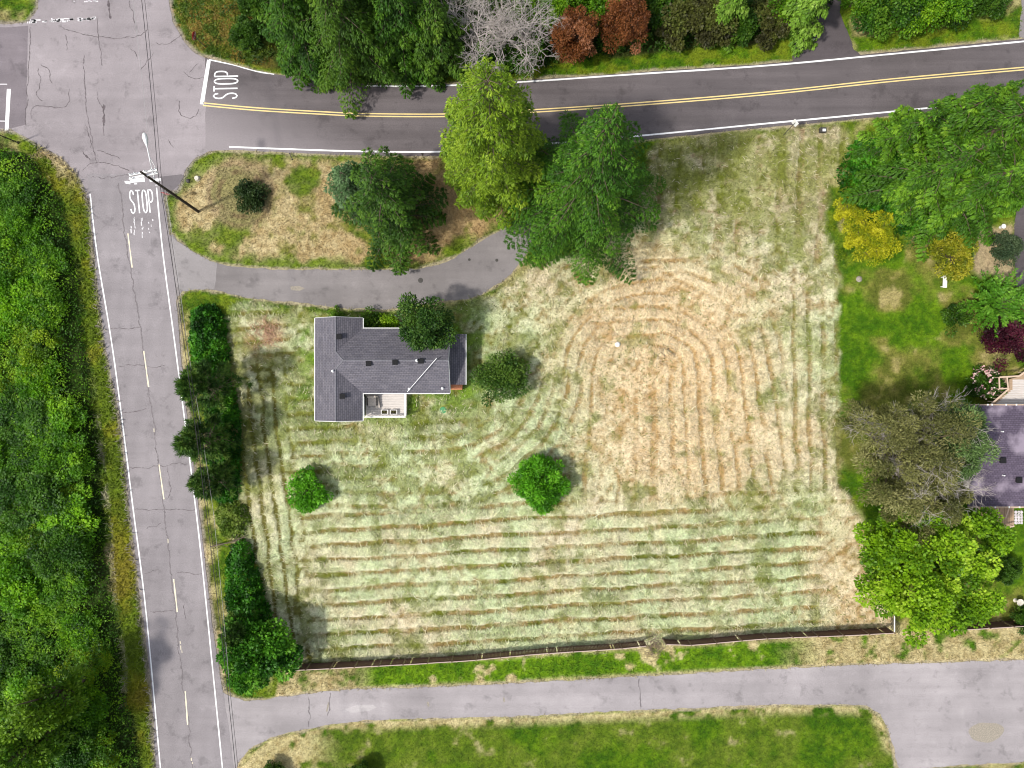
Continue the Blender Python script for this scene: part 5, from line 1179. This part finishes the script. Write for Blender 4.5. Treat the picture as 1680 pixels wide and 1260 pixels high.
small('garden_urn', 1641, 373, [(.14, 0), (.16, .06), (.12, .3), (.2, .5), (.24, .56), (.19, .56), (.14, .42)], M['trim'], 'small white urn above the clipped round shrub', 'urn', 16)
b = W(1546, 463, 0); be = empty('garden_bench', b, 'white backless bench on the lawn beside the golden shrub', 'bench', None, 1.53)
mb = MB(); mb.box((0, 0, .45), (1.25, .42, .07)); mb.build('seat', M['bench'], be, (0, 0, 0), .015)
for sx in (-.48, .48): mb = MB(); mb.box((sx, 0, .21), (.09, .36, .42)); mb.build('leg', M['bench'], be, (0, 0, 0), .01)
b = W(645, 522, 0); ac = empty('square_planter', b, 'white open square planter on the ground by the bed beside the house', 'planter')
mb = MB()
for c_, d_ in (((0, .24, .25), (.72, .07, .5)), ((-.33, -.02, .25), (.07, .44, .5)), ((.33, -.02, .25), (.07, .44, .5))): mb.box(c_, d_)
mb.build('sides', M['trim'], ac); mb = MB(); mb.box((0, 0, .12), (.58, .4, .2)); mb.build('soil', M['soil'], ac)
b = W(1348, 215, 0); ub = empty('utility_box', b, 'small grey utility box with a white lid on the grass below the side road', 'utility box')
mb = MB(); mb.box((0, 0, .2), (.6, .5, .44)); mb.build('housing', M['dark'], ub, (0, 0, 0), .03); mb = MB(); mb.box((.08, -.05, .44), (.34, .26, .05)); mb.build('lid', M['galv'], ub, (0, 0, 0), .01)
b = W(1332, 68, 0); mb = MB(); mb.lathe(b, [(.16, -.05), (.16, .35), (.12, .5), (.02, .55)], 12); tag(mb.build('bollard', M['trim'], None, b), 'small white bollard at the mouth of the upper driveway', 'bollard')

# ------------------------------------------------------------------ camera, sun, sky
cam = bpy.data.cameras.new('camera'); cam.sensor_width = 36; cam.lens = 36 * H / (1680 * S); cam.clip_end = 3000; cam.clip_start = .5
co = bpy.data.objects.new('camera', cam); co.location = (0, 0, H); COL.objects.link(co); scene.camera = co; scene.cycles.filter_width = 1.1
SUN_EL, SUN_DIR = R(54), math.atan2(-.40, -.92)     # the sun stands towards the lower left of the plan
sl = bpy.data.lights.new('sun', 'SUN'); sl.energy = 2.9; sl.angle = R(3.5); sl.color = (1, .955, .88)
so = bpy.data.objects.new('sun', sl); COL.objects.link(so)
dv = np.array((math.cos(SUN_DIR) * math.cos(SUN_EL), math.sin(SUN_DIR) * math.cos(SUN_EL), math.sin(SUN_EL)))
from mathutils import Vector
so.rotation_euler = Vector(tuple(dv)).to_track_quat('Z', 'Y').to_euler(); so.location = tuple(dv * 100)
w = bpy.data.worlds.new('World'); scene.world = w; w.use_nodes = True
nt = w.node_tree; bg = nt.nodes['Background']; sk = nt.nodes.new('ShaderNodeTexSky'); sk.sky_type = 'NISHITA'; sk.sun_disc = False
sk.sun_elevation = SUN_EL; sk.sun_rotation = math.pi / 2 - SUN_DIR; sk.dust_density = 2.0
hs = nt.nodes.new('ShaderNodeHueSaturation'); hs.inputs['Saturation'].default_value = .45; nt.links.new(sk.outputs[0], hs.inputs['Color']); nt.links.new(hs.outputs[0], bg.inputs[0]); bg.inputs[1].default_value = .145
vs = scene.view_settings; vs.view_transform = 'Standard'; vs.look = 'None'; vs.exposure = 0.33; vs.gamma = 1
